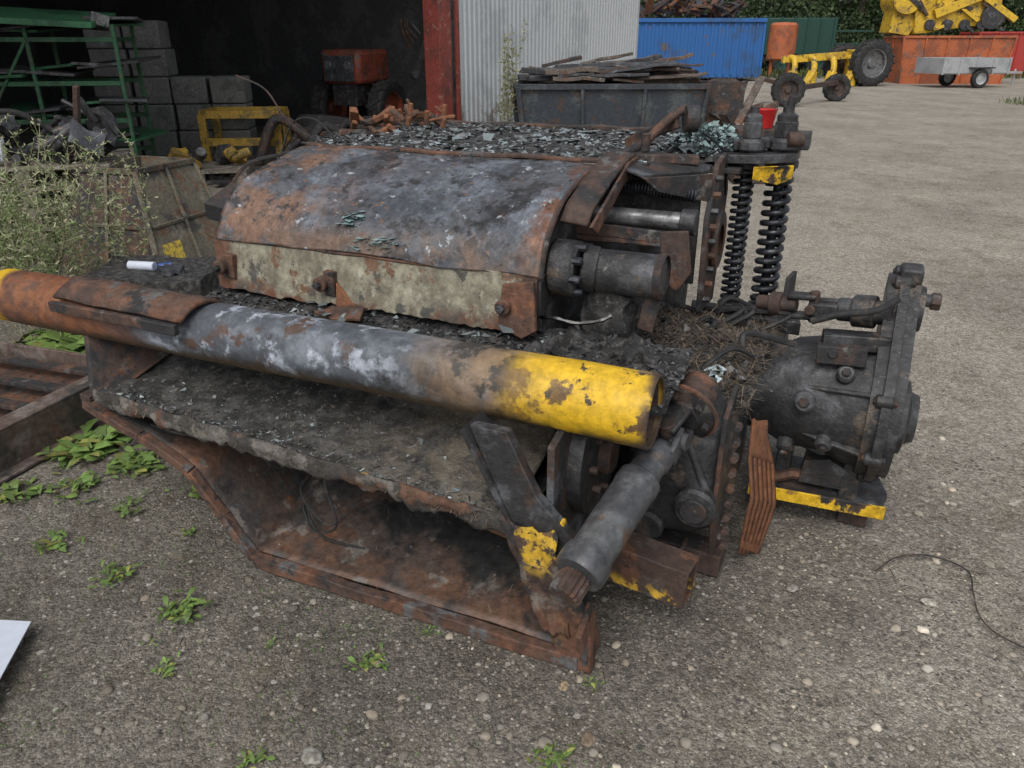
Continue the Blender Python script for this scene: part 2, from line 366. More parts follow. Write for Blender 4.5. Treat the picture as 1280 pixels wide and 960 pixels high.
# ================================================================ BURNT MACHINE
mc=empty('burnt_harvester_feed_unit',(0.19,1.65,0),R(-24))
def P(n,lo,hi): return np.stack([rng.uniform(a,b,n) for a,b in zip(lo,hi)],1)
Lt=2.40
lathe('cross_tube',[(.082,.01),(.093,0),(.096,.004),(.096,.3),(.096,.6),(.095,.9),(.095,1.2),(.095,1.5),(.096,1.9),(.096,2.2),(.096,Lt-.004),(.093,Lt),(.086,Lt-.002),(.085,Lt-.12)],(-2.28,.15,.75),(1,0,0),M['tube'],mc,56,jit=.006,jscale=5)
lathe('cross_tube_bore',[(.0845,0),(.0845,.34),(.0005,.341)],(.105,.15,.75),(-1,0,0),M['rustd'],mc,40,jit=.006,jscale=5)
grid('saddle_plate',lambda u,v:(-1.90+.58*u+.03*v,.05+.17*v-.02*u, .805+.055*math.sin(v*2.6+.2)+.006*noise.noise(Vector((u*5,v*3,0)))),20,8,M['rust'],mc,th=.012)
beam('saddle_edge',(-1.90,.035,.79),(-1.33,.02,.795),.02,.035,M['rustd'],mc,jit=.004)
def deck(u,v):
    x=-1.62+1.75*u; y=.2+.36*v; return (x,y,.715+.06*v+.018*noise.noise(Vector((x*6,y*6,1)))+.008*noise.noise(Vector((x*25,y*25,1))))
grid('deck',deck,110,24,M['charm'],mc)
n=5200;u=rng.random(n);v=rng.random(n)
PP=np.array([deck(a,b) for a,b in zip(u,v)]); shards('deck_char_flakes',PP,.002,.016,M['flake'],mc,.5,.3,2.6,1,2)
idx=rng.random(n)<.28; idx&=(PP[:,0]<-.25)
shards('deck_glass',PP[idx],.002,.014,M['glass'],mc,.4,.25,.95,1,1.3)
shards('deck_paint_sheets',P(14,(-1.2,.27,.775),(-.3,.42,.80)),.02,.045,M['glass'],mc,.25,.3,.6)
def shelf(u,v):
    x=-1.72+1.50*u; sl=.095*(1-u)
    prof=[(0,.435),(.05,.445),(.2,.465),(.34,.515),(.40,.61),(.42,.72)]
    k=v*5; i=min(int(k),4); t=k-i; y=prof[i][0]*(1-t)+prof[i+1][0]*t; z=prof[i][1]*(1-t)+prof[i+1][1]*t
    return (x,y+.012*noise.noise(Vector((x*9,0,3))),z+sl*(1-v*.9)+.010*noise.noise(Vector((x*8,y*8,5)))+.005*noise.noise(Vector((x*30,y*30,5))))
grid('front_shelf',shelf,110,36,M['shelf'],mc,th=.012)
n=7000; u=rng.random(n);v=rng.random(n)**1.5*.7; keep=rng.random(n)<(1.0-.75*np.clip((u-.5)/.4,0,1)*np.clip(v*4,0,1)); u=u[keep];v=v[keep];n=len(u)
PP=np.array([shelf(a,b) for a,b in zip(u,v)]); shards('shelf_char_flakes',PP,.0025,.015,M['flake'],mc,.55,.4,3.4,1,1.8)
cl=np.array([noise.noise(Vector((p[0]*4,p[1]*6,2))) for p in PP])
idx=(rng.random(n)<.6)&(cl>-.1)&(v<.55); shards('shelf_glass',PP[idx],.003,.015,M['glass'],mc,.45,.25,1.05,1,1.3)
idx=(rng.random(n)<.010)&(v<.4); shards('shelf_teal',PP[idx],.010,.024,M['glass'],mc,.3,.6,1.0)
sticks('shelf_lip_fibres',PP[v<.15][:900]+np.array([0,-.012,-.012]),.015,.07,.0011,M['straw'],mc,.6,.3,1.6)
def lipf(u,v):
    x=-1.72+1.52*u; z0=.435+.095*(1-u); return (x,-.010-.010*math.sin(v*3.1)+.014*noise.noise(Vector((x*14,v*2,7))),z0+.010-.058*v*(1+.7*noise.noise(Vector((x*9,0,2)))+.3*noise.noise(Vector((x*40,0,2)))))
grid('shelf_lip',lipf,160,6,M['lip'],mc,th=.008,jit=.004,jscale=35)
beam('tray_front_rim',(-1.14,0,.022),(0.0,-.005,.022),.035,.045,M['rust'],mc,jit=.006)
def tray(u,v):
    x=-1.14+1.12*u-(v*.05); y=.015+.62*v; return (x,y,.045+.22*v**1.4+.010*noise.noise(Vector((x*5,y*5,0))))
grid('tray_floor',tray,40,20,M['tray'],mc,th=.008)
n=1400;u=rng.random(n);v=rng.random(n)*.9; PP=np.array([tray(a,b) for a,b in zip(u,v)]); shards('tray_flakes',PP,.002,.012,M['flake'],mc,.4,.5,3)
sticks('tray_straw',PP[:260],.02,.07,.001,M['straw'],mc,.1)
def side(u,v):
    pr=[(-1.14,.03),(-1.25,.16),(-1.36,.305),(-1.56,.40),(-1.80,.47)]
    k=u*4;i=min(int(k),3);t=k-i; x=pr[i][0]*(1-t)+pr[i+1][0]*t; z=pr[i][1]*(1-t)+pr[i+1][1]*t
    return (x,.0+.5*v,z+.05*v+.010*noise.noise(Vector((x*8,v*3,0))))
grid('left_flank',side,24,10,M['tray'],mc,th=.010)
for i in range(4): beam('left_flank_rim',side(i/4,0),side((i+1)/4,0),.035,.030,M['rust'],mc,jit=.005)
beam('left_flank_spar',(-1.80,.0,.47),(-1.80,.75,.50),.05,.06,M['rustd'],mc,jit=.006)
poly('left_end_plate',[(-1.72,.02,.50),(-1.80,.02,.47),(-1.86,.1,.72),(-1.80,.42,.74),(-1.70,.45,.60)],(.02,0,0),M['rustd'],mc,jit=.0)
box2('mouth_back',(-1.7,.50,.10),(-.1,.53,.70),M['charm'],mc,jit=.012)
box2('mouth_roof',(-1.68,.06,.395),(-.2,.5,.405),M['char'],mc,jit=.02)
sweep('mouth_cable',curvepts([(-.86,.12,.46),(-.9,.10,.33),(-.84,.06,.20),(-.97,.1,.12),(-1.05,.16,.16),(-.95,.12,.09),(-.8,.14,.07)],40),.004,M['rubber'],mc,6)
sweep('mouth_cable_b',curvepts([(-.80,.15,.45),(-.78,.12,.30),(-.90,.1,.16),(-1.02,.12,.25),(-1.0,.2,.30)],40),.003,M['rubber'],mc,6)
poly('front_post',[(-.26,-.015,.44),(-.06,-.015,.47),(-.03,-.015,.30),(.03,-.015,.12),(.035,-.015,.0),(-.055,-.015,.0),(-.09,-.015,.10),(-.115,-.015,.27)],(0,.03,0),M['post'],mc,bevel=.005)
grid('post_torn_sheet',lambda u,v:(-.235+.13*v+(.17-.09*v)*u,-.028-.018*math.sin(v*6)*u+.02*noise.noise(Vector((u*4,v*4,0))),.445-.33*v+.02*noise.noise(Vector((u*6,v*6,3)))),10,22,M['post'],mc,th=.005,jit=.010,jscale=16)
beam('front_post_web',(.02,.05,.005),(.01,-.02,.19),.018,.11,M['rust'],mc,up=(0,1,0),jit=.004)
poly('tube_gusset',[(-.32,-.02,.70),(-.215,-.02,.70),(-.13,-.02,.53),(.0,-.02,.40),(-.06,-.02,.35),(-.20,-.02,.44)],(0,.035,0),M['char'],mc)
poly('gusset_flange',[(-.325,-.04,.70),(-.20,-.02,.44),(-.06,-.02,.35),(-.06,.09,.35),(-.20,.09,.44),(-.325,.09,.70)],(-.012,0,-.01),M['char'],mc,bevel=0)
poly('right_side_plate',[(-.12,.02,.08),(-.12,.02,.66),(-.12,.25,.72),(-.12,.55,.74),(-.12,1.2,.70),(-.12,1.2,.12),(-.12,.4,.05)],(.02,0,0),M['char'],mc)
lathe('flywheel',[(.0001,0),(.05,0),(.06,-.01),(.12,-.012),(.17,-.02),(.185,0),(.185,.04),(.0001,.05)],(-.10,.30,.52),(1,0,0),M['gear'],mc,40)
lathe('flywheel_hub',[(.0001,.06),(.05,.06),(.06,.05),(.06,0)],(-.08,.30,.52),(1,0,0),M['rustd'],mc,24)
for k in range(8):
    a=k*.785; cyl('flywheel_bolt',(-.06,.30+.11*math.cos(a),.52+.11*math.sin(a)),(-.035,.30+.11*math.cos(a),.52+.11*math.sin(a)),.011,M['rustd'],mc,6)
def hollow(name,p0,p1,w,h,th,m,parent):
    p0=Vector(p0);p1=Vector(p1);x,y,d=frame(p1-p0)
    V=[];
    for p,(a,b) in ((p0,(w,h)),(p1,(w,h)),(p1,(w-2*th,h-2*th)),(p1-d*.15,(w-2*th,h-2*th))):
        V+=[p-x*a/2-y*b/2,p+x*a/2-y*b/2,p+x*a/2+y*b/2,p-x*a/2+y*b/2]
    F=[(3,2,1,0),(12,13,14,15)]
    for s in range(3):
        for k in range(4): F.append((s*4+k,s*4+(k+1)%4,s*4+4+(k+1)%4,s*4+4+k))
    return mk(name,V,F,m,parent,ang=30,bevel=.003)
M['stub']=mat('stub_paint',RUSTD,[((.10,.09,.08),7,.5,.1),((.58,.36,.04),5,.50,.03,(2,.19,.15)),(RUST,7,.54,.05)],rough=.7,bump=.5)
hollow('stub_beam',(-.5,.33,.235),(.24,.24,.195),.10,.125,.010,M['stub'],mc)
A=Vector((.105,.27,.565)); B=Vector((.005,-.19,.380)); D=(B-A).normalized()
lathe('shaft_sleeve',[(.0001,.0),(.040,.0),(.044,.01),(.046,.09),(.058,.10),(.060,.13),(.057,.15),(.057,.36),(.063,.37),(.066,.385),(.066,.42),(.060,.43),(.037,.433),(.0001,.433)],A,D,M['sleeve'],mc,40,jit=.002)
lathe('splined_end',[(.0001,0),(.036,0),(.042,.01),(.042,.060),(.038,.066),(.0001,.066)],A+D*.433,D,M['rust'],mc,32,gear=1,gd=.006)
x,y,d=frame(D)
for sgn in (-1,1):
    poly('yoke_ear',[A+x*sgn*.052+y*.03,A+x*sgn*.052-y*.03,A+x*sgn*.045-y*.036-D*.09,A+x*sgn*.045+y*.036-D*.09],x*sgn*-.018,M['gear'],mc,bevel=.006)
    poly('yoke_ear_inner',[A-D*.05+y*sgn*.052+x*.03,A-D*.05+y*sgn*.052-x*.03,A-D*.15+y*sgn*.052-x*.04,A-D*.15+y*sgn*.052+x*.04],y*sgn*-.018,M['gear'],mc,bevel=.006)
lathe('yoke_body',[(.0001,-.03),(.035,-.03),(.05,-.01),(.052,.03),(.044,.05),(.0001,.05)],A+D*.0,D,M['gear'],mc,24)
cyl('joint_cross_a',A-D*.07-x*.06,A-D*.07+x*.06,.026,M['gear'],mc,20)
cyl('joint_cross_b',A-D*.07-y*.06,A-D*.07+y*.06,.026,M['rustd'],mc,20)
Fc=A-D*.15
lathe('joint_flange',[(.0001,0),(.05,0),(.055,.01),(.078,.02),(.090,.022),(.092,.036),(.065,.045),(.055,.14),(.0001,.14)],Fc,-D,M['rustd'],mc,36)
lathe('flange_rust_ring',[(.093,.022),(.100,.024),(.100,.034),(.093,.036)],Fc,-D,M['rust'],mc,36)
for k in range(6):
    a=k*1.047+.3; q=Fc+(x*math.cos(a)+y*math.sin(a))*.072-D*.018; cyl('flange_bolt',q,q+D*.02,.011,M['rustd'],mc,6)
V,F=boxverts((.11,.72,.40),(.34,.56,.48),(0,0,0),(10,16,14))
for i,q in enumerate(V):
    c=Vector((.11,.72,.40)); r=q-c; r2=Vector((r.x/.17,r.y/.28,r.z/.24)); k=1/max(1,(abs(r2.x)**4+abs(r2.y)**4+abs(r2.z)**4)**.25)
    V[i]=c+r*k
mk('side_gear_case',V,F,M['gear'],mc,jit=.012,jscale=9,ang=60)
for k in range(9):
    zz=.2+.05*k; cyl('case_bolt',(.29,.47,zz),(.29,.435,zz),.012,M['rustd'],mc,6)
cyl('case_boss',(.20,.50,.33),(.20,.40,.33),.065,M['gear'],mc,28,bev=.01)
cyl('case_boss_cap',(.20,.40,.33),(.20,.385,.33),.04,M['rustd'],mc,20)
cyl('case_boss_b',(.06,.50,.22),(.06,.42,.22),.05,M['gear'],mc,28,bev=.01)
cyl('oil_pipe',(.12,.46,.60),(.26,.44,.30),.014,M['gear'],mc)
beam('case_foot',(-.02,.62,.05),(.28,.60,.04),.10,.08,M['rustd'],mc,jit=.005)
beam('case_foot_web',(.16,.52,.11),(.16,.52,.0),.012,.12,M['rust'],mc,up=(0,1,0))
poly('case_rib_plate',[(.245,.45,.62),(.245,.62,.66),(.245,.66,.20),(.245,.50,.12),(.245,.43,.30)],(.014,0,0),M['rustd'],mc)
# rusty slotted comb plate standing at the side, with a chevron crank
cb=Vector((.345,.70,.0)); wv=Vector((.034,.085,.0))
def combp(s,z):
    t=z/.53
    bend=.040*max(0,1-abs(z-.25)/.28)
    wd=(.75+.25*min(1,z/.2)) if z<.38 else 1.0-.5*(z-.38)/.15
    return cb+wv*s*wd+Vector((bend-.02*t,-bend*.6-.01*t,z-.05*s*(1 if z<.5 else .3)))
for k in range(6):
    s0=-1+k*.35
    grid('comb_bar',lambda u,v,s0=s0,k=k:combp(s0+.22*u,.012*k+(.515-.012*k)*v),2,26,M['rusto'],mc,th=.006,ang=30)
for zz,hh in ((.035,.035),(.39,.13)):
    grid('comb_tie',lambda u,v,zz=zz,hh=hh:combp(-1+1.97*u,zz+hh*v),8,6,M['rusto'],mc,th=.0068)
# body
box2('lower_body',(-1.58,.55,.2),(-.14,1.75,.72),M['charm'],mc,jit=.01)
box2('upper_body',(-1.50,.53,.74),(-.42,1.85,.97),M['char'],mc,jit=.004)
prof=[(.475,.955),(.495,1.02),(.535,1.075),(.60,1.125),(.70,1.165),(.82,1.195),(.95,1.215)]
def pf(v):
    k=v*6;i=min(int(k),5);t=k-i;p=[Vector((*q,0)) for q in ([prof[0]]+prof+[prof[-1]])][i:i+4]
    q=0.5*((2*p[1])+(p[2]-p[0])*t+(2*p[0]-5*p[1]+4*p[2]-p[3])*t*t+(3*p[1]-p[0]-3*p[2]+p[3])*t**3); return q.x,q.y
def cover(u,v):
    y,z=pf(v); sag=-.028*math.sin(u*3.14)*math.sin(v*3.14)
    x=-1.57+.06*v+(1.24-.06*v)*u
    return (x,y,z+sag+.014*noise.noise(Vector((x*3.5,y*5,0)))+.003*noise.noise(Vector((x*16,y*16,0))))
grid('drum_cover',cover,90,40,M['cover'],mc,th=.010)
for nm,xx in (('cover_end_left',-1.55),('cover_end_right',-.345)):
    poly(nm,[(xx,.50,.78)]+[(xx,y+.012,z-.012) for y,z in prof]+[(xx,1.75,1.20),(xx,1.75,.72),(xx,.6,.72)],(.014,0,0),M['rustd'] if xx<-1 else M['char'],mc,bevel=0)
sweep('cover_edge_right',[Vector(cover(1,i/16))+Vector((.004,0,.0)) for i in range(17)],.008,M['rustd'],mc,6)
beam('cover_top_bar',(-1.50,.955,1.224),(-.30,.975,1.230),.035,.014,M['rust'],mc,jit=.006)
u=rng.random(1300);v=rng.random(1300); PP=np.array([cover(a,b) for a,b in zip(u,v)])+np.array([0,0,.005]); shards('cover_ash_flakes',PP,.0015,.008,M['glass'],mc,.2,.2,.8)
n=130; uu=.50+.10*rng.normal(0,.5,n).clip(-1.2,1.2); vv=.10+.07*rng.normal(0,.5,n).clip(-1.2,1.5)+.22*(uu<.47); PP=np.array([cover(a,min(max(b,0),1)) for a,b in zip(uu,vv)])+np.array([0,0,.005]); shards('cover_teal_paint',PP,.008,.030,M['teal'],mc,.10,.6,.95,1.1)
def brk(u,v):
    pts=[(.60,1.10),(.64,1.145),(.78,1.20),(.93,1.245),(1.02,1.255)]
    k=u*4;i=min(int(k),3);t=k-i; y=pts[i][0]*(1-t)+pts[i+1][0]*t; z=pts[i][1]*(1-t)+pts[i+1][1]*t
    return (-.315+.085*v+.02*u,y,z-.008*v)
grid('cover_bracket',brk,16,4,M['rustd'],mc,th=.014)
poly('bracket_web',[(-.225,.60,1.09),(-.215,.93,1.235),(-.21,1.02,1.245),(-.21,1.02,1.19),(-.22,.9,1.17),(-.225,.66,1.06)],(.010,0,0),M['rust'],mc,bevel=.001)
V,F=boxverts((-.955,.478,.868),(1.24,.030,.175),(R(-8),0,0),(80,1,12))
for i,q in enumerate(V):
    if q.z<.80: V[i]=q+Vector((0,0,.012*noise.noise(Vector((q.x*14,0,3)))+.008*noise.noise(Vector((q.x*45,0,3)))))
mk('cream_beam',V,F,M['cream'],mc,jit=.010,jscale=6,bevel=.002,ang=40)
beam('cream_beam_top_flange',(-1.57,.498,.960),(-.33,.498,.951),.05,.010,M['rust'],mc,jit=.006)
for xx,zz in ((-1.53,.865),(-1.10,.855),(-.43,.865)):
    cyl('beam_bearing',(xx,.475,zz),(xx,.420,zz),.025,M['rust'],mc,20)
    cyl('beam_bearing_pin',(xx,.42,zz),(xx,.400,zz),.013,M['char'],mc,6)
    box('bearing_bracket',(xx+.028,.458,zz+.0),(.04,.03,.085),M['rust'],mc,jit=.006)
poly('rust_tab',[(-1.06,.43,.775),(-.93,.43,.785),(-.90,.36,.775),(-1.0,.345,.765),(-1.09,.37,.77)],(0,0,.012),M['rust'],mc)
poly('rust_tab_web',[(-1.05,.45,.86),(-.99,.45,.80),(-.93,.44,.79),(-1.05,.44,.78)],(0,.01,0),M['rusto'],mc,bevel=.001)
poly('right_bearing_cheek',[(-.44,.462,.93),(-.34,.462,.95),(-.325,.455,.80),(-.37,.45,.77),(-.45,.45,.80)],(0,-.016,0),M['rust'],mc,bevel=.003)
def table(u,v):
    x=-1.56+1.40*u;y=.985+.95*v;return (x,y,1.222+.010*noise.noise(Vector((x*5,y*5,0)))+.005*noise.noise(Vector((x*25,y*25,0))))
grid('table_top',table,70,40,M['charm'],mc,th=.01)
n=13000;u=rng.random(n);v=rng.random(n);PP=np.array([table(a,b) for a,b in zip(u,v)])
shards('table_glass',PP[:9500],.003,.018,M['glass'],mc,.30,.2,1.0,1,1.2); shards('table_flakes',PP[9500:],.004,.024,M['flake'],mc,.35,.4,3)
shards('table_ash_clumps',PP[:70],.02,.05,M['glass'],mc,.2,.4,.7)
beam('table_back_rail',(-1.55,1.96,1.215),(-.15,1.95,1.225),.05,.04,M['rustd'],mc,jit=.008)
for k in range(34):
    q=Vector((-1.66+.34*random.random(),1.35+.6*random.random(),1.225+.05*random.random()))
    beam('rusted_fitting',q,q+Vector((random.uniform(-.08,.08),random.uniform(-.1,.1),random.uniform(-.03,.07))),.012+.025*random.random(),.01+.02*random.random(),M['rusto'] if k%2 else M['rust'],mc,jit=.012,jscale=30)
for k in range(7):
    q=(-1.62+.06*k,1.6+.06*(k%3),1.24); cyl('rusted_bolt',q,(q[0]+.01,q[1],1.28+.025*(k%3)),.012,M['rusto'],mc,8)
sweep('loose_wire',curvepts([(-1.45,1.0,1.22),(-1.62,1.0,1.30),(-1.72,1.0,1.42),(-1.86,1.0,1.47)],20),.0035,M['rustd'],mc,5)
sweep('loose_wire_b',curvepts([(-1.38,1.0,1.22),(-1.5,1.02,1.31),(-1.62,1.03,1.30),(-1.68,1.0,1.18),(-1.6,.8,1.08)],24),.004,M['rubber'],mc,5)
sweep('loose_wire_c',curvepts([(-1.55,.9,1.20),(-1.68,.8,1.16),(-1.72,.72,1.05),(-1.64,.66,1.0)],24),.007,M['rustd'],mc,5)
box('left_lug',(-1.63,.62,1.05),(.08,.16,.07),M['rustd'],mc,rot=(.3,.2,.1),jit=.008)
cyl('motor_body',(-.20,.63,.955),(.0,.63,.955),.066,M['gear'],mc,32,bev=.006)
lathe('motor_end_ring',[(.048,0),(.068,0),(.070,.006),(.070,.02),(.066,.024)],(-.015,.63,.955),(1,0,0),M['rustd'],mc,32)
cyl('motor_flange',(-.335,.60,.96),(-.245,.60,.96),.088,M['gear'],mc,12,bev=.012)
cyl('motor_neck',(-.245,.615,.96),(-.20,.625,.955),.072,M['char'],mc,24)
for k in range(8):
    a=k*.785+.2; cyl('motor_bolt',(-.262,.60+.072*math.cos(a),.96+.072*math.sin(a)),(-.222,.60+.072*math.cos(a),.96+.072*math.sin(a)),.013,M['springm'],mc,8)
box('motor_foot',(-.17,.68,.82),(.16,.14,.16),M['charm'],mc,jit=.03,jscale=12,sub=.02)
box('motor_rust_bracket',(-.03,.64,.85),(.05,.05,.13),M['rustd'],mc,rot=(0,.2,.2),jit=.01)
sweep('teal_strap',curvepts([(-.34,.50,.825),(-.28,.49,.832),(-.22,.50,.822),(-.15,.515,.835),(-.12,.53,.85)],20),[.004+.003*abs(math.sin(i*.9)) for i in range(21)],M['teal'],mc,5)
poly('side_box_back',[(-.34,1.12,.80),(.0,1.12,.80),(.0,1.12,1.20),(-.34,1.12,1.23)],(0,.012,0),M['char'],mc)
poly('side_box_top',[(-.30,.96,1.225),(-.14,.86,1.20),(.02,1.10,1.19),(.02,1.16,1.20),(-.30,1.2,1.235)],(0,0,.012),M['char'],mc)
poly('side_box_rim',[(-.14,.84,1.205),(.03,1.08,1.195),(.03,1.085,1.10),(.0,1.06,1.11),(-.10,.88,1.16)],(.012,-.008,0),M['rustd'],mc,bevel=.002)
cyl('cross_shaft',(-.34,.93,1.06),(.0,.93,1.06),.030,M['rod'],mc,24)
cyl('cross_shaft_collar',(-.02,.93,1.06),(.03,.93,1.06),.042,M['gear'],mc,24)
beam('box_rail',(-.34,.84,1.01),(.02,.86,1.01),.09,.02,M['rustd'],mc,jit=.003)
beam('box_rail_b',(-.34,.80,1.04),(-.0,.82,1.03),.014,.04,M['rustd'],mc,jit=.003)
poly('box_link',[(-.06,.80,1.05),(.03,.80,1.06),(.05,.80,.93),(.01,.80,.86),(-.04,.80,.90)],(0,.014,0),M['rustd'],mc)
cp=curvepts([(-.32,1.02,1.12),(-.2,.98,1.15),(-.1,.98,1.145),(.0,1.02,1.13)],30)
for i in range(0,30): 
    lathe('hose_rib',[(.016,0),(.023,.003),(.023,.008),(.016,.011)],cp[i],cp[i+1]-cp[i],M['springm'],mc,14)
sweep('hose_core',cp,.016,M['rubber'],mc,10)
poly('bolt_plate',[(.03,1.06,.72),(.03,1.30,.70),(.03,1.38,1.10),(.03,1.28,1.24),(.03,1.14,1.22),(.03,1.04,1.05)],(.018,0,0),M['rustd'],mc)
for k in range(9):
    cyl('plate_bolt',(.045,1.09+.02*math.sin(k*.9),.76+.052*k),(.072,1.09+.02*math.sin(k*.9),.76+.052*k),.012,M['rust'] if k%2 else M['gear'],mc,6)
lathe('bolt_plate_ring',[(.055,0),(.10,0),(.105,.01),(.10,.02),(.055,.02)],(.05,1.20,.95),(1,0,0),M['rustd'],mc,28)
sweep('top_lever',curvepts([(-.30,1.02,1.23),(-.22,1.12,1.27),(-.16,1.2,1.34),(-.10,1.25,1.38),(-.05,1.26,1.33)],18),.016,M['rustd'],mc,8)
beam('top_lever_b',(-.34,1.35,1.24),(-.12,1.22,1.34),.02,.04,M['rustd'],mc,jit=.006)
beam('top_lever_c',(-.28,1.05,1.235),(-.02,1.12,1.23),.05,.03,M['rustd'],mc,jit=.004)
cyl('lever_pin',(-.20,1.1,1.25),(-.20,1.1,1.31),.016,M['rustd'],mc,12)
cyl('lever_eye',(-.10,1.22,1.35),(-.06,1.24,1.35),.045,M['char'],mc,20)
def pile(cx,cy,cz,rx,ry,h,n,nm,m,s0,s1,tl=.5,t0=.4,t1=1.1,tp=1):
    a=rng.uniform(0,6.28,n); r=np.sqrt(rng.random(n)); x=cx+rx*r*np.cos(a); y=cy+ry*r*np.sin(a); z=cz+h*(1-r**2)+rng.normal(0,.005,n)
    shards(nm,np.stack([x,y,z],1),s0,s1,m,mc,tl,t0,t1,1,tp)
grid('pile_core',lambda u,v:(-.28+.42*u,1.30+.40*v,1.20+.085*math.sin(u*3.14)*math.sin(v*3.14)),16,12,M['charm'],mc,jit=.01,jscale=20)
pile(-.07,1.48,1.215,.17,.17,.085,1500,'glass_pile',M['glass'],.006,.026,.6,.3,1.0)
pile(-.05,1.46,1.225,.15,.15,.085,380,'teal_pile',M['teal'],.006,.026,.6,.35,.85)
sweep('pale_cord',curvepts([(.02,1.32,1.25),(.05,1.27,1.2),(.06,1.25,1.1),(.03,1.28,1.24),(-.05,1.3,1.3)],24),.003,M['teal'],mc,5)
beam('pile_shelf',(-.30,1.45,1.18),(.10,1.45,1.18),.40,.02,M['rustd'],mc)
def spring(nm,cx,cy,z0,z1,Rr,wr,turns,lean=0):
    n=int(turns*20); pts=[]
    for i in range(n+1):
        a=2*math.pi*turns*i/n; t=i/n; pts.append((cx+Rr*math.cos(a)+lean*t,cy+Rr*math.sin(a),z0+(z1-z0)*t))
    sweep(nm,pts,wr,M['springm'],mc,8)
    cyl(nm+'_rod',(cx,cy,z0-.06),(cx+lean,cy,z1+.16),Rr*.45,M['springm'],mc,16)
    for zz,h,k in ((z0-.03,.025,1.15),(z1+.005,.025,1.15)): cyl(nm+'_seat',(cx+lean*(zz>z0),cy,zz),(cx+lean*(zz>z0),cy,zz+h),(Rr+wr)*k,M['gear'],mc,24)
spring('tension_spring',.215,1.46,.66,1.17,.040,.0115,14)
spring('slim_spring',.10,1.38,.68,1.17,.030,.009,18)
beam('spring_bottom_bar',(-.05,1.40,.61),(.36,1.47,.59),.13,.05,M['char'],mc,jit=.005)
poly('spring_side_plate',[(.28,1.36,.40),(.29,1.42,.78),(.31,1.46,.80),(.31,1.56,.45)],(.016,0,0),M['char'],mc)
poly('spring_top_plate',[(.0,1.28,1.20),(.16,1.28,1.205),(.27,1.38,1.205),(.27,1.54,1.20),(.0,1.56,1.20)],(0,0,.030),M['gear'],mc)
poly('spring_yellow_plate',[(.14,1.285,1.195),(.20,1.30,1.197),(.265,1.372,1.195),(.265,1.372,1.15),(.22,1.335,1.13),(.14,1.285,1.15)],(.0,.02,0),M['yellow'],mc)
for cx,cy,r0,top in ((.215,1.46,.040,1.42),(.11,1.38,.032,1.36)):
    cyl('spring_cap',(cx,cy,1.232),(cx,cy,1.28),r0*1.6,M['gear'],mc,10,bev=.012)
    cyl('spring_nut',(cx,cy,1.28),(cx,cy,1.335),r0*1.1,M['gear'],mc,6)
    lathe('spring_knob',[(.0001,0),(r0*.9,.0),(r0*.9,.02),(r0*.5,.03),(r0*.5,.05),(.0001,.05)],(cx,cy,1.335),(0,0,1),M['gear'],mc,12)
    cyl('spring_stud',(cx,cy,1.36),(cx+.01,cy,top),r0*.35,M['rustd'],mc,12)
    beam('cap_ear',(cx-r0*2.0,cy,1.255),(cx+r0*1.8,cy+.03,1.265),.05,.035,M['gear'],mc,jit=.006)
box('cap_block',(.275,1.48,1.27),(.05,.09,.06),M['gear'],mc,jit=.006)
cyl('cap_roller',(.23,1.40,1.28),(.28,1.42,1.28),.026,M['rustd'],mc,16)
def mound(u,v):
    x=-.14+.44*u;y=.55+.85*v; return (x,y,.60+.11*math.sin(3.14*min(1,v*1.1))*(1-.4*u)+.03*noise.noise(Vector((x*7,y*7,3)))+.01*noise.noise(Vector((x*30,y*30,3))))
grid('ash_mound',mound,40,60,M['charm'],mc)
box2('ash_mound_base',(-.12,.75,.45),(.27,1.36,.60),M['char'],mc,jit=.01)
n=3600;u=rng.random(n);v=rng.random(n);PP=np.array([mound(a,b) for a,b in zip(u,v)]); sticks('mound_straw',PP,.02,.11,.0011,M['straw'],mc,.35,.25,1.7)
shards('mound_flakes',PP[:1500],.003,.020,M['flake'],mc,.7,.4,2.5)
pile(.17,.70,.645,.04,.05,.01,26,'pale_scraps',M['glass'],.014,.035,.35,1.0,1.4)
for k in range(14):
    q=Vector((random.uniform(-.1,.25),random.uniform(.6,1.25),.66)); sweep('burnt_hose',curvepts([q,q+Vector((random.uniform(-.1,.1),.05,.06)),q+Vector((random.uniform(-.15,.15),.12,.02))],12),.006+.006*random.random(),M['rubber'],mc,6)
for k in range(16):
    q=Vector((random.uniform(-.30,.08),random.uniform(.28,.52),.765)); box('charred_lump',q,(random.uniform(.03,.08),random.uniform(.03,.06),random.uniform(.02,.05)),M['charm'],mc,rot=(random.random(),random.random(),random.random()),jit=.025,jscale=25,sub=.012)
def hull(c1,r1,c2,r2,n=40):
    import mathutils.geometry as g
    pts=[Vector((c1[0]+r1*math.cos(a),c1[1]+r1*math.sin(a))) for a in np.linspace(0,6.283,n)]+[Vector((c2[0]+r2*math.cos(a),c2[1]+r2*math.sin(a))) for a in np.linspace(0,6.283,n)]
    idx=g.convex_hull_2d(pts); return [pts[i] for i in idx]
h=hull((1.25,.775),.105,(1.12,.46),.25)
poly('gearbox_cover',[(.63,p.x,p.y) for p in h],(.10,0,0),M['gear'],mc,bevel=.025)
h2=hull((1.25,.775),.125,(1.12,.46),.27)
poly('gearbox_rim',[(.665,p.x,p.y) for p in h2],(.03,0,0),M['gear'],mc,bevel=.008)
for i in range(0,len(h2),5):
    p=h2[i]; c=Vector((1.16,.55)); q=p+(c-p).normalized()*.014
    cyl('rim_boss',(.645,q.x,q.y),(.70,q.x,q.y),.022,M['gear'],mc,12,bev=.006)
    cyl('rim_bolt',(.64,q.x,q.y),(.712,q.x,q.y),.011,M['rustd'],mc,8)
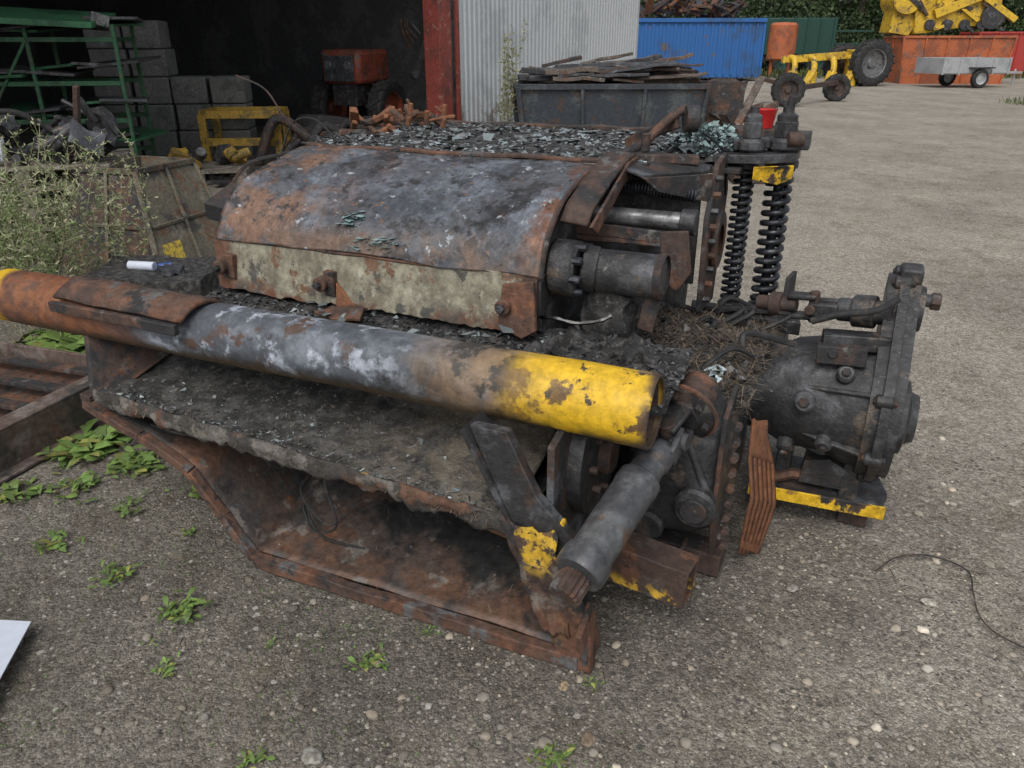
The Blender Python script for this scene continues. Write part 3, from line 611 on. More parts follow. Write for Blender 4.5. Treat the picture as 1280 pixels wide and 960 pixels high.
lathe('gearbox_bearing_cap',[(.13,0),(.125,.03),(.09,.04),(.08,.065),(.0001,.07)],(.725,1.10,.43),(1,0,0),M['gear'],mc,32)
lathe('gearbox_upper_cap',[(.08,0),(.075,.02),(.0001,.025)],(.73,1.24,.77),(1,0,0),M['gear'],mc,28)
cyl('gearbox_stub',(.725,1.25,.80),(.78,1.25,.80),.022,M['gear'],mc,16); cyl('gearbox_stub_nut',(.77,1.25,.80),(.80,1.25,.80),.030,M['rustd'],mc,6)
beam('gearbox_top_lug',(.66,1.24,.89),(.73,1.24,.89),.10,.05,M['gear'],mc,bevel=.01)
lathe('gearbox_body',[(.0001,0),(.13,0),(.15,.02),(.16,.08),(.165,.12),(.19,.17),(.20,.24),(.20,.30),(.225,.36),(.23,.42),(.0001,.42)],(.22,1.12,.46),(1,0,0),M['gear'],mc,44,jit=.014,jscale=8)
for k in range(7):
    a=k*.9; poly('gearbox_fin',[(.36,1.12+.17*math.cos(a),.46+.17*math.sin(a)),(.64,1.12+.17*math.cos(a),.46+.17*math.sin(a)),(.64,1.12+.25*math.cos(a),.46+.25*math.sin(a)),(.50,1.12+.215*math.cos(a),.46+.215*math.sin(a))],(0,.016*math.sin(a),-.016*math.cos(a)),M['gear'],mc,bevel=.005)
for (bx,ba,br) in ((.44,2.9,.035),(.52,3.6,.03),(.40,3.9,.028),(.55,2.4,.03)):
    c0=Vector((bx,1.12+.17*math.cos(ba),.46+.17*math.sin(ba))); c1=Vector((bx,1.12+.235*math.cos(ba),.46+.235*math.sin(ba)))
    cyl('casting_boss',c0,c1,br,M['gear'],mc,18,bev=.008); cyl('casting_plug',c1,c1+(c1-c0)*.2,br*.5,M['rustd'],mc,6)
beam('gearbox_top_arm',(.46,1.02,.70),(.66,1.05,.70),.07,.05,M['gear'],mc,jit=.004)
beam('gearbox_pad',(.45,.98,.665),(.60,.98,.67),.04,.06,M['rustd'],mc,jit=.004)
cyl('pad_hole',(.50,.963,.672),(.50,.953,.672),.016,M['char'],mc,12)
box('gearbox_lower_leg',(.63,1.08,.22),(.06,.12,.20),M['gear'],mc,jit=.006); box('gearbox_lower_leg_b',(.40,1.10,.22),(.05,.12,.16),M['gear'],mc,jit=.006)
poly('gearbox_bracket',[(.47,1.02,.24),(.55,1.02,.26),(.63,1.02,.22),(.66,1.02,.15),(.46,1.02,.15)],(0,.12,0),M['char'],mc)
poly('yellow_foot',[(.30,.97,.10),(.74,1.02,.095),(.76,1.10,.10),(.72,1.26,.10),(.28,1.25,.105)],(0,0,.028),M['char'],mc)
poly('yellow_foot_edge',[(.30,.962,.095),(.755,1.012,.075),(.755,1.012,.126),(.30,.962,.140)],(.0,-.008,0),M['yellow'],mc,bevel=.002)
for xx in (.36,.66): box2('foot_block',(xx-.05,1.06,.0),(xx+.05,1.2,.10),M['rustd'],mc,jit=.006)
sweep('rust_wedges',[(.36,1.02,.14),(.44,1.04,.17),(.52,1.05,.16)],.02,M['rust'],mc,6)
S0=Vector((.22,1.22,.735)); S1=Vector((.66,1.12,.78)); dd=(S1-S0).normalized(); x,y,_=frame(dd)
cyl('side_shaft_a',S0,S0+dd*.14,.026,M['rustd'],mc,18); cyl('side_shaft_collar',S0+dd*.05,S0+dd*.09,.042,M['rustd'],mc,20)
cyl('side_shaft_b',S0+dd*.28,S1,.040,M['gear'],mc,20); cyl('side_shaft_c',S0+dd*.33,S0+dd*.40,.055,M['gear'],mc,24)
for s in (-1,1):
    box('joint_fork',S0+dd*.16+y*.035*s,(.10,.05,.022),M['gear'],mc,rot=(0,-.1,-.2),bevel=.008)
    box('joint_fork_b',S0+dd*.24+x*.036*s,(.10,.022,.05),M['gear'],mc,rot=(0,-.1,-.2),bevel=.008)
cyl('joint_pin',S0+dd*.2-y*.055,S0+dd*.2+y*.055,.018,M['rustd'],mc,14); cyl('joint_pin_b',S0+dd*.2-x*.055,S0+dd*.2+x*.055,.018,M['rustd'],mc,14)
sweep('gearbox_hose',curvepts([(.42,1.0,.76),(.50,.98,.80),(.60,1.0,.82),(.66,1.08,.84)],16),.012,M['rubber'],mc,8)

# ================================================================ THINGS LEFT OF THE MACHINE
tr=empty('rusty_steel_tray',(-1.80,3.46,0),math.atan2(-.95,-.31))
tm=mat('tray_brown',(0.125,0.090,0.075),[((.19,.16,.14),5,.48,.12),((.13,.07,.045),6,.56,.1),((.06,.055,.05),4,.54,.08)],rough=.6,bump=.35)
box2('front_wall',(0,-.02,0),(2.0,.0,.17),tm,tr,bevel=.003); box2('rim',(0,-.10,.17),(2.0,.0,.182),tm,tr,bevel=.002); box2('base_rim',(0,0,.0),(2.0,.06,.012),tm,tr,bevel=.002)
box2('end_wall',(-.02,-.9,0),(0,0.0,.17),tm,tr); box2('floor',(0,-.9,.05),(2.0,-.02,.07),M['rust'],tr); box2('back_wall',(0,-.92,0),(2.0,-.9,.17),tm,tr)
for k in range(9): box2('slat',(.06+.2*k,-.88,.12),(.12+.2*k,-.12,.14),M['rustd'],tr,bevel=.002)
hp=empty('sheet_metal_hopper',(-2.78,5.65,0),R(-18),.80)
hm=mat('hopper_paint',(0.11,0.10,0.07),[((.17,.155,.115),5,.5,.12),((.13,.075,.045),6,.52,.07),((.05,.045,.04),3,.52,.08)],rough=.7,bump=.3)
def fr(b0,b1,t0,t1,z0,z1):
    return [(b0[0],b0[1],z0),(b1[0],b0[1],z0),(b1[0],b1[1],z0),(b0[0],b1[1],z0)],[(t0[0],t0[1],z1),(t1[0],t0[1],z1),(t1[0],t1[1],z1),(t0[0],t1[1],z1)]
lo,hi=fr((-.65,-.35),(.55,.75),(-.60,.12),(.02,.90),.0,.90)
for i,nm in enumerate(('front','right','back','left')):
    j=(i+1)%4; a,b,c,d=[Vector(q) for q in (lo[i],lo[j],hi[j],hi[i])]; nrm=(b-a).cross(d-a).normalized()
    poly(nm+'_panel',[a,b,c,d],-nrm*.012,hm if nm!='front' else M['rustd'],hp,bevel=0)
    for f in (.0,.5,1.0): beam(nm+'_rib',a.lerp(b,f)+nrm*.012,d.lerp(c,f)+nrm*.012,.03,.03,hm,hp)
    beam(nm+'_rim',d+nrm*.012,c+nrm*.012,.045,.05,hm,hp); beam(nm+'_belt',a.lerp(d,.5)+nrm*.012,b.lerp(c,.5)+nrm*.012,.025,.03,hm,hp)
a,b,c,d=[Vector(q) for q in (lo[1],lo[2],hi[2],hi[1])]; nrm=(b-a).cross(d-a).normalized()
e=lambda u,v:a.lerp(b,u).lerp(d.lerp(c,u),v)+nrm*.004
poly('label',[e(.10,.14),e(.34,.14),e(.34,.34),e(.10,.34)],nrm*.003,mat('label_yellow',(.50,.36,.04),[((.2,.15,.06),30,.5,.05)],rough=.6,bump=.1),hp,bevel=0)
pp=empty('pallet_of_engine_parts',(-3.75,6.35,0),R(14))
wood=mat('weathered_wood',(0.20,0.175,0.14),[((.11,.095,.08),6,.46,.1),((.30,.27,.23),14,.56,.08)],rough=.9,bump=.4)
for lv in range(5):
    z=.15*lv; off=random.uniform(-.04,.04)
    for k in range(6): box2('board',(-.6+off,-.5+.18*k,z+.11),(.6+off,-.39+.18*k,z+.135),wood,pp,bevel=.003)
    for k in range(3): box2('bearer',(-.6+.55*k+off,-.5,z+.0),(-.5+.55*k+off,.5,z+.11),wood,pp,bevel=.003)
for k in range(30):
    q=Vector((random.uniform(-.5,.5),random.uniform(-.35,.3),.76+random.random()*.26)); s=random.uniform(.06,.2)
    if k%2: cyl('engine_part',q,q+Vector((random.uniform(-.3,.3),random.uniform(-.2,.2),random.uniform(0,.18))),s*.3,M['gear'] if k%4 else M['rod'],pp,18)
    else: box('casting',q,(s*1.4,s,s),M['gear'] if k%3 else M['steel'],pp,rot=(random.random(),random.random(),random.random()),jit=.04,jscale=9,sub=.03)
box('white_canister',(-.18,-.40,.86),(.15,.10,.17),M['white'],pp,rot=(.1,.1,.2),bevel=.02)
beam('upright_arm',(.32,-.15,.80),(.42,-.2,1.28),.09,.035,M['rustd'],pp,jit=.004); beam('upright_arm_b',(.22,-.15,.84),(.58,-.2,.95),.07,.05,M['gear'],pp)
sweep('hose',curvepts([(-.5,-.3,.85),(-.3,-.45,1.05),(0,-.4,1.12),(.25,-.3,.95)],20),.022,M['rubber'],pp,8)
bt=empty('crate_of_bottles',(-2.08,4.35,0),0)
bl=mat('blue_plastic',(0.04,0.08,0.24),rough=.4,bump=0)
cyl('blue_bottle',(.04,0,.40),(.11,.03,.405),.022,bl,bt); cyl('white_bottle',(-.14,.03,.405),(.02,.0,.405),.026,M['white'],bt); box('crumpled_rag',(.15,-.05,.40),(.12,.08,.04),M['glass'] if False else M['steel'],bt,jit=.03,jscale=18,sub=.015)
box2('crate',(-.35,-.2,0),(.35,.3,.38),M['charm'],bt,jit=.03,jscale=5)
poly('plastic_sheet_corner',[(-1.417,1.798,.03),(-1.37,1.554,.03),(-1.33,1.35,.02),(-2.0,1.3,.01),(-2.0,1.85,.02)],(0,0,.004),M['white'],None,bevel=0)
def gp(l): return [(x,y,.001) for x,y in l]
sweep('old_wire',curvepts(gp([(1.20,2.08),(1.30,2.15),(1.42,2.16),(1.50,2.08),(1.46,1.97),(1.42,1.86),(1.43,1.78),(1.50,1.70)]),60),.0026,M['rustd'],None,6)

# ================================================================ WEEDS
leafm=mat('weed_leaf',(0.135,0.215,0.055),rough=.6,bump=0,attr=True,var=.2)
drym=mat('dry_weed',(0.40,0.39,0.28),rough=.8,bump=0,attr=True,var=.2)
def rosette(name,x,y,s,n,m=leafm,zt=.7):
    V=[];T=[]
    for k in range(int(n*2.2)):
        a=random.uniform(0,6.28); l=s*random.uniform(.22,.58); w=l*random.uniform(.10,.24); up=random.uniform(.2,1.3)*zt; t=random.uniform(.5,1.35); dry=random.random()<.15
        d=Vector((math.cos(a),math.sin(a),0)); sd_=Vector((-d.y,d.x,random.uniform(-.4,.4))); ox=Vector((random.gauss(0,1),random.gauss(0,1),0))*s*.33
        for (f0,w0),(f1,w1) in zip([(0,.1),(.35,.8),(.7,1)],[(.35,.8),(.7,1),(1,.05)]):
            z=lambda f:l*up*(f-.65*f*f)*1.3+.004
            V+=[ox+d*l*f0-sd_*w*w0+Vector((0,0,z(f0))),ox+d*l*f0+sd_*w*w0+Vector((0,0,z(f0))),ox+d*l*f1+sd_*w*w1+Vector((0,0,z(f1))),ox+d*l*f1-sd_*w*w1+Vector((0,0,z(f1)))]
            T+=[(t*1.7,t*1.1,t*1.1) if dry else (t*random.uniform(.9,1.1),t,t*.9)]*4
    V=np.array([q[:] for q in V]); o=npmesh(name,V,np.arange(len(V)).reshape(-1,4),m,None,np.array(T)); o.location=(x,y,-.006); return o
for (x,y,s,n) in [(-1.015,1.88,.09,30),(-.97,1.65,.05,16),(-.39,1.67,.055,20),(.10,1.36,.06,20),(.22,1.59,.035,10),(-1.31,2.05,.08,22),(-1.82,2.92,.22,60),(-1.55,2.78,.15,44),(-.64,1.35,.05,16),(-.695,1.74,.03,9),(-.25,1.79,.035,9),(-1.9,2.54,.13,26),(-1.23,2.60,.10,20),(-1.58,2.23,.09,18),(-2.3,4.0,.40,70),(-2.05,4.05,.34,60),(-1.75,2.1,.04,8),(-1.05,1.75,.03,7),(-1.45,2.45,.09,14),(-1.7,2.6,.12,20),(-.35,1.30,.03,7),(-1.15,2.3,.05,9),(-2.5,4.1,.35,60)]:
    rosette('weed_plant',x,y,s,n)
n=6500; cx=rng.uniform(-2.6,.3,70); cy=1.2+3.0*rng.random(70)**1.2; cx=np.minimum(cx,.2-.55*(cy-1.3)); kk=rng.integers(0,70,n); sp=rng.uniform(.03,.16,70)[kk]
MX=cx[kk]+rng.normal(0,1,n)*sp; MY=cy[kk]+rng.normal(0,1,n)*sp; MZ=np.array([gz(a,b)-.010 for a,b in zip(MX,MY)])
shards('ground_moss',np.stack([MX,MY,MZ],1),.0015,.006,leafm,None,.8,.4,1.0)
n=1800; MX=rng.uniform(-2,3,n); MY=1.0+4*rng.random(n)**1.4; MZ=np.array([gz(a,b)-.011 for a,b in zip(MX,MY)])
sticks('ground_litter',np.stack([MX,MY,MZ],1),.008,.05,.0010,M['straw'],None,.05,.5,2.2,.003)
def drybush(name,x,y,h,n,lean=.45,dens=2,lw=.0042,green=.3):
    V=[];T=[]
    def quad(p,d,l,w,t):
        s=d.cross(Vector((random.uniform(-1,1),random.uniform(-1,1),random.uniform(-1,1)))).normalized()*w
        V.extend([p-s,p+s,p+d*l+s*.4,p+d*l-s*.4]); T.extend([t]*4)
    for k in range(n):
        a=random.uniform(0,6.28); le=random.uniform(.05,lean); hh=h*random.uniform(.55,1.05); p=Vector((random.uniform(-.18,.18),random.uniform(-.15,.15),0)); d=Vector((math.cos(a)*le,math.sin(a)*le,1)).normalized()
        st=16
        for i in range(st):
            d=(d+Vector((random.uniform(-.09,.09),random.uniform(-.09,.09),0))).normalized(); l=hh/st; g=random.uniform(.8,1.2)
            quad(p,d,l*1.05,.003,(.8*g,.78*g,.64*g)); p=p+d*l
            if i>3:
                for q in range(dens):
                    b=Vector((random.uniform(-1,1),random.uniform(-1,1),random.uniform(.1,1))).normalized(); bl_=random.uniform(.04,.15)
                    quad(p,b,bl_,.0014,(.8*g,.82*g,.66*g))
                    for r in range(6):
                        t=(.42,.62,.30) if random.random()<green else random.choice([(.85,.92,.80),(1.15,1.12,1.0),(.65,.72,.55)]); quad(p+b*bl_*random.random(),Vector((random.uniform(-1,1),random.uniform(-1,1),random.uniform(-.5,1))).normalized(),random.uniform(.012,.032),lw,t)
    V=np.array([q[:] for q in V]); o=npmesh(name,V,np.arange(len(V)).reshape(-1,4),drym,None,np.array(T)); o.location=(x,y,0)
drybush('dry_weed_bush',-2.85,4.5,1.25,24); drybush('dry_weed_bush',-2.50,4.6,1.10,18); drybush('dry_weed_bush',-3.15,4.6,1.30,20); drybush('dry_weed_bush',-2.70,4.2,.9,20,green=.6)

# ================================================================ SHED
sh=empty('corrugated_steel_shed',(-.95,14,0),R(60))
cor=mat('corrugated_cladding',(0.56,0.585,0.60),[((.46,.485,.50),.8,.5,.1),((.36,.32,.27),2.0,.66,.08),((.25,.22,.2),3,.5,.1,(2,.9,.3))],rough=.5,bump=.05,metal=.1,var=.08)
redp=mat('red_oxide_paint',(0.28,0.060,0.045),[((.18,.055,.045),3,.5,.1),((.34,.16,.12),9,.58,.06)],rough=.6,bump=.15)
dk=mat('shed_interior_shade',(0.030,0.031,0.033),[((.05,.05,.052),1.5,.5,.1)],rough=.9,bump=.1)  # near-black walls and roof: the shed's inner shade is put into this colour
conc=mat('concrete',(0.30,0.29,0.27),[((.2,.195,.18),3,.5,.12)],rough=.9,bump=.3)
V=[];F=[]; n=int(8.0/.15)
xs_=[]
for k in range(n):
    b=.08+k*.15; xs_+=[(b,0),(b+.05,0),(b+.07,-.03),(b+.12,-.03),(b+.14,0)]
for (x,y) in xs_: V+=[(x,y,.12),(x,y,5.4)]
for i in range(len(xs_)-1): F.append((2*i,2*i+2,2*i+3,2*i+1))
mk('cladding',V,F,cor,sh,smooth=False)
box2('plinth',(.0,-.02,0),(8.1,.2,.118),conc,sh); box2('wall_backing',(.02,.03,.12),(8.05,.1,5.38),dk,sh)
box2('door_post',(-.52,-.06,0),(-.18,.25,5.4),redp,sh,bevel=.01); box2('door_post_web',(-.18,-.0,0),(.0,.22,5.4),M['steel'],sh); box2('corner_trim',(.0,-.05,.0),(.075,.12,5.4),redp,sh)
box2('header',(-16,-.05,4.7),(-.52,.25,5.4),redp,sh)
box2('back_wall',(-16,12,0),(8.1,12.1,5.4),dk,sh); box2('end_wall_left',(-16.1,0,0),(-16,12,5.4),dk,sh); box2('end_wall_right',(8.06,.0,0),(8.16,12.1,5.4),cor,sh)
box2('inner_partition',(.05,.12,0),(.15,12,5.4),dk,sh)
poly('roof',[(-16.3,-.5,5.42),(8.5,-.5,5.42),(8.5,6,7.2),(-16.3,6,7.2)],(0,0,.08),dk,sh,bevel=0); poly('roof_back',[(-16.3,6,7.2),(8.5,6,7.2),(8.5,12.5,5.42),(-16.3,12.5,5.42)],(0,0,.08),dk,sh,bevel=0)
box2('floor_slab',(-16,.1,-.05),(-.0,12,.012),mat('shed_floor',(0.07,0.063,0.055),[((.11,.10,.085),2,.5,.1)],rough=.9,bump=.4),sh,bevel=0)
for k in range(4): box2('truss',(-15+4*k,0.3,4.4),(-14.85+4*k,12,4.6),dk,sh)
cbk=empty('concrete_block_stack',(-5.0,12.2,0),R(8))
cbm=mat('concrete_block',(0.125,0.128,0.118),[((.08,.085,.075),3,.5,.12),((.17,.17,.155),9,.56,.1)],rough=.95,bump=.3)
for row in range(5):
    for k in range(4):
        if row>=3 and k>=2: continue
        dx=random.uniform(-.015,.015); dy=random.uniform(-.03,.03)
        box2('block',(-1.0+.52*k+.015+dx,-.3+dy,row*.37+.004),(-1.0+.52*k+.50+dx,.3+dy,row*.37+.365),cbm,cbk,bevel=.02)
gr=empty('green_shelf_rack',(-5.35,9.6,0),R(10))
grn=mat('green_paint',(0.025,0.10,0.045),[((.02,.06,.03),4,.5,.1),((.09,.08,.05),8,.58,.06)],rough=.6,bump=.1)
for xx in (-.9,0,.9):
    for yy in (-.4,.4): beam('upright',(xx,yy,0),(xx,yy,1.75),.04,.04,grn,gr)
for zz in (.35,.75,1.15,1.6):
    for yy in (-.4,.4): beam('rail',(-.9,yy,zz),(.9,yy,zz),.035,.05,grn,gr)
    for k in range(7):
        x0=-.9+.26*k; box('stored_panel',(x0+.15,random.uniform(-.1,.1),zz+.06+.025*k),(random.uniform(.4,.9),.8,.03),[grn,M['steel'],M['char']][(k+int(zz*10))%3],gr,rot=(random.uniform(-.1,.1),random.uniform(-.12,.12),random.uniform(-.3,.3)))
beam('brace',(-.9,-.42,.3),(0,-.42,1.6),.03,.03,grn,gr)
box('green_cover_panel',(-.1,-.1,1.84),(1.7,1.0,.06),mat('pale_green_panel',(.05,.17,.08),[((.03,.10,.05),2,.5,.1)],rough=.5,bump=.1),gr,rot=(.12,.05,0)); 
box('silver_box',(.75,-.3,1.80),(.18,.2,.12),M['rod'],gr,rot=(0,.3,.4))
yf=empty('yellow_steel_frame',(-3.75,11.2,0),R(5)); ym=mat('faded_yellow',(0.36,0.22,0.03),[((.16,.11,.03),5,.48,.1)],rough=.6,bump=.2)
for a,b in (((-.5,0,.66),(.5,0,.66)),((-.5,0,.0),(-.5,0,.66)),((.5,0,.0),(.5,0,.66)),((-.5,.7,.66),(.5,.7,.66)),((-.5,0,.66),(-.5,.7,.66)),((.5,0,.66),(.5,.7,.66)),((-.5,.7,0),(-.5,.7,.66)),((.5,.7,0),(.5,.7,.66)),((-.5,0,.3),(.5,0,.3))):
    beam('member',a,b,.09,.10,ym,yf)
ye=empty('pallet_of_yellow_parts',(-3.9,10.1,0),R(12))
for k in range(5): box2('board',(-.55,-.45+.19*k,.10),(.55,-.33+.19*k,.13),wood,ye,bevel=.003)
for k in range(3): box2('bearer',(-.55+.5*k,-.45,0),(-.45+.5*k,.43,.1),wood,ye,bevel=.003)
for k in range(14):
    q=Vector((random.uniform(-.4,.4),random.uniform(-.3,.3),.17+random.random()*.14)); mm=ym if k%3 else M['gear']
    if k%2: cyl('part',q,q+Vector((random.uniform(-.25,.25),random.uniform(-.15,.15),.06)),.06,mm,ye,14)
    else: box('part_block',q,(.2,.14,.12),mm,ye,rot=(random.random(),random.random(),random.random()),jit=.02)
def tyre(parent,c,axis,Rr,wd,rimm,lug=0,nm='tyre'):
    r0=Rr*.62
    lathe(nm,[(r0,-wd*.42),(Rr*.80,-wd*.5),(Rr*.93,-wd*.46),(Rr,-wd*.34),(Rr,wd*.34),(Rr*.93,wd*.46),(Rr*.80,wd*.5),(r0,wd*.42)],c,axis,M['rubber'],parent,36)
    lathe(nm+'_rim',[(r0,-wd*.42),(r0*.92,-wd*.38),(r0*.85,-wd*.1),(r0*.4,-wd*.05),(r0*.3,-wd*.2),(.001,-wd*.2)],c,axis,rimm,parent,28)
    lathe(nm+'_rim_b',[(r0,wd*.42),(r0*.92,wd*.38),(r0*.85,wd*.1),(r0*.4,wd*.05),(r0*.3,wd*.2),(.001,wd*.2)],c,axis,rimm,parent,28)
    if lug:
        x,y,d=frame(axis); c=Vector(c)
        for k in range(lug):
            a=6.283*k/lug
            for s in (-1,1):
                a2=a+(3.14/lug if s>0 else 0); p=c+(x*math.cos(a2)+y*math.sin(a2))*Rr*1.005; q=c+(x*math.cos(a2+.18)+y*math.sin(a2+.18))*Rr*1.005+d*s*wd*.45
                beam(nm+'_lug',p,q,Rr*.07,Rr*.06,M['rubber'],parent,up=(p-c),bevel=0)
rt=empty('red_tractor',(-2.25,15.6,0),R(-25)); rm=mat('orange_red_paint',(0.24,0.055,0.03),[((.12,.04,.025),4,.48,.1),((.10,.09,.08),7,.54,.1)],rough=.6,bump=.1)
box2('hood',(-.4,-1.6,.9),(.4,.2,1.45),rm,rt,bevel=.08); box2('cab_lower',(-.6,.2,.8),(.6,1.5,1.3),rm,rt,bevel=.05); box2('cab_roof',(-.65,.15,2.15),(.65,1.55,2.3),rm,rt,bevel=.05)
for a in (-.58,.58):
    for b in (.25,1.45): beam('cab_pillar',(a,b,1.3),(a,b,2.15),.06,.06,M['rubber'],rt)
box2('cab_glass',(-.54,.28,1.3),(.54,1.42,2.14),mat('dark_glass',(.03,.035,.04),rough=.1,bump=0),rt,bevel=.0); box2('grille',(-.3,-1.64,.95),(.3,-1.61,1.35),M['steel'],rt); box2('chassis',(-.25,-1.5,.55),(.25,1.4,.9),M['char'],rt)
for s in (-1,1): 
    tyre(rt,(s*.75,1.0,.75),(1,0,0),.75,.42,rm,16); tyre(rt,(s*.6,-1.1,.48),(1,0,0),.48,.3,rm,14); box2('fender',(s*.75-.25,.3,1.4),(s*.75+.25,1.6,1.48),rm,rt,bevel=.03)
    cyl('headlamp',(s*.2,-1.66,1.2),(s*.2,-1.63,1.2),.07,M['rod'],rt,16)
dm=empty('stored_field_machine',(-1.35,15.0,0),R(-15))
box2('hopper_box',(-.4,-.5,.5),(.4,1.2,1.3),M['steel'],dm,bevel=.05); cyl('auger_tube',(-.2,-.5,1.0),(.4,-.6,2.2),.12,M['steel'],dm); box2('frame',(-.5,-.7,.2),(.5,1.4,.35),M['rustd'],dm)
tyre(dm,(-.55,0,.45),(1,0,0),.45,.25,M['rustd'],14); tyre(dm,(.55,0,.45),(1,0,0),.45,.25,M['rustd'],14)
for k in range(9): sweep('linkage',curvepts([(random.uniform(-.4,.4),-.5,1.3),(random.uniform(-.4,.4),-.6,1.8),(random.uniform(-.4,.4),-.3,2.1)],10),.03,M['steel'] if k%2 else M['rustd'],dm,6)
tp=empty('pile_of_old_tyres',(-2.2,12.2,0),0)
for k,(a,b,c,d) in enumerate([(-.6,0,.14,0),(-.55,.05,.40,.2),(.3,.1,.14,0),(.35,.0,.38,.2),(-.1,.5,.14,.1),(1.0,.4,.14,0)]): tyre(tp,(a,b,c),(d*.4,d,1),.48,.25,M['rustd'],0)
jn=empty('scrap_belts_heap',(-2.9,11.0,0),0)
for k in range(16):
    q=Vector((random.uniform(-.6,.9),random.uniform(-.4,.4),.05)); sweep('belt',curvepts([q,q+Vector((.3,random.uniform(-.2,.2),random.uniform(.2,.6))),q+Vector((.8,random.uniform(-.3,.3),random.uniform(.1,.45))),q+Vector((1.2,0,.03))],16),.04+.03*random.random(),M['rubber'] if k%3 else M['rustd'],jn,8)
rb_=empty('floor_scrap_heap',(-4.7,9.6,0),0)
for k in range(40):
    q=Vector((random.uniform(-1.2,2.4),random.uniform(-.4,1.6),.03)); box('scrap_bit',q,(random.uniform(.05,.3),random.uniform(.04,.15),random.uniform(.02,.12)),[M['rustd'],M['steel'],wood,M['char']][k%4],rb_,rot=(random.random()*.4,random.random()*.4,random.random()*3),jit=.02)

# ================================================================ DARK SKIP WITH SCRAP
sk_=empty('scrap_skip',(1.5,13.4,0),R(3)); skm=mat('skip_dark_blue',(0.035,0.042,0.052),[((.08,.09,.095),3,.5,.12),(RUSTD,4,.56,.08)],rough=.6,bump=.2)
def skip(parent,Lx,Wy,H,m,taper=.12,inside=None):
    b=[(-Lx/2+taper*2,-Wy/2+taper,0),(Lx/2-taper*2,-Wy/2+taper,0),(Lx/2-taper*2,Wy/2-taper,0),(-Lx/2+taper*2,Wy/2-taper,0)]
    t=[(-Lx/2,-Wy/2,H),(Lx/2,-Wy/2,H),(Lx/2,Wy/2,H),(-Lx/2,Wy/2,H)]
    for i in range(4):
        j=(i+1)%4; a,bb,c,d=[Vector(q) for q in (b[i],b[j],t[j],t[i])]; nn=(bb-a).cross(d-a).normalized()
        poly('panel',[a,bb,c,d],-nn*.02,m,parent,bevel=0); beam('top_rail',d+nn*.02,c+nn*.02,.07,.08,m,parent)
        nr=max(2,int((c-d).length/.8))
        for k in range(nr+1): beam('rib',a.lerp(bb,k/nr)+nn*.025,d.lerp(c,k/nr)+nn*.025,.06,.05,m,parent)
    poly('fill',[(q[0]*.98,q[1]*.97,H*.85) for q in t],(0,0,.02),inside or M['rustd'],parent,bevel=0)
    poly('floor',b,(0,0,.03),m,parent,bevel=0)
skip(sk_,2.9,1.7,.95,skm,.06)
scr=mat('bleached_scrap',(0.15,0.12,0.10),[((.08,.065,.055),4,.48,.1),((.26,.24,.21),8,.56,.1),(RUST,5,.56,.06)],rough=.85,bump=.3)
for k in range(80):
    a=random.uniform(-.3,.3); x0=random.uniform(-1.45,.6); y0=random.uniform(-.8,.8); z0=.98+random.random()*.30*(1-abs(y0)*.5); l=random.uniform(.4,1.9)
    beam('scrap_plank',(x0,y0,z0),(min(1.45,x0+l),y0+a,z0+random.uniform(-.12,.16)),random.uniform(.06,.35),random.uniform(.02,.09),[scr,M['rustd'],scr,M['steel']][k%4],sk_,jit=.03,jscale=3)
for k in range(10):
    q=Vector((random.uniform(1.2,2.2),random.uniform(-1.2,.3),random.uniform(.1,.8))); beam('leaning_scrap',q,q+Vector((random.uniform(-.6,.6),random.uniform(-.3,.3),random.uniform(-.1,.4))),.12,.08,M['rustd'] if k%2 else M['rust'],sk_,jit=.02)
box('cab_scrap',(1.75,-.3,.55),(.7,.8,.9),M['rustd'],sk_,jit=.06,jscale=3)
beam('cream_plank',(1.9,-1.0,.35),(2.5,-.2,1.05),.12,.04,scr,sk_)
rb=empty('red_bucket',(3.05,9.9,0),0); redm=mat('red_plastic',(.50,.02,.02),rough=.4,bump=0,var=.1)
lathe('bucket',[(.12,.0),(.16,.20),(.17,.21),(.155,.20),(.115,.02),(.001,.02)],(0,0,.62),(0,0,1),redm,rb,28); box2('crate',(-.35,-.3,0),(.35,.3,.618),M['rustd'],rb,jit=.015)
sweep('handle',curvepts([(-.165,0,.82),(-.1,-.05,.9),(.1,-.05,.9),(.165,0,.82)],12),.006,M['rod'],rb,6)
drybush('tall_dock_weed',-.12,12.9,2.1,7,.10,5,.010,.0)

# ================================================================ DISTANT YARD
bluem=mat('blue_container_paint',(0.02,0.12,0.36),[((.03,.09,.22),.7,.5,.1),((.12,.10,.09),1.5,.6,.06)],rough=.55,bump=.1,var=.15)
bc=empty('blue_container',(7.8,36,0),R(-4))
box2('body',(-2.6,-1.1,.15),(2.6,1.1,2.3),bluem,bc)
for k in range(18): box2('rib',(-2.55+.3*k,-1.15,.25),(-2.46+.3*k,-1.102,2.2),bluem,bc,bevel=0)
box2('rail',(-2.65,-1.2,2.25),(2.65,1.2,2.4),bluem,bc)
for k in range(90):
    q=Vector((random.uniform(-2.3,1.8),random.uniform(-.9,.9),2.35+random.random()*.6)); beam('scrap',q,q+Vector((random.uniform(-1,1),random.uniform(-.5,.5),random.uniform(-.1,.7))),random.uniform(.06,.3),random.uniform(.05,.12),[M['rust'],M['rustd'],M['steel'],M['rusto']][k%4],bc,jit=.03,jscale=2)
ot=empty('orange_tank',(12.3,38.5,0),0); orm=mat('orange_paint',(.46,.13,.05),[((.28,.09,.045),1.5,.48,.1),((.2,.12,.09),3,.55,.08)],rough=.6,bump=.1)
lathe('tank',[(.001,0),(.5,.02),(.62,.1),(.62,1.5),(.5,1.6),(.001,1.62)],(0,0,.7),(0,0,1),orm,ot,28)
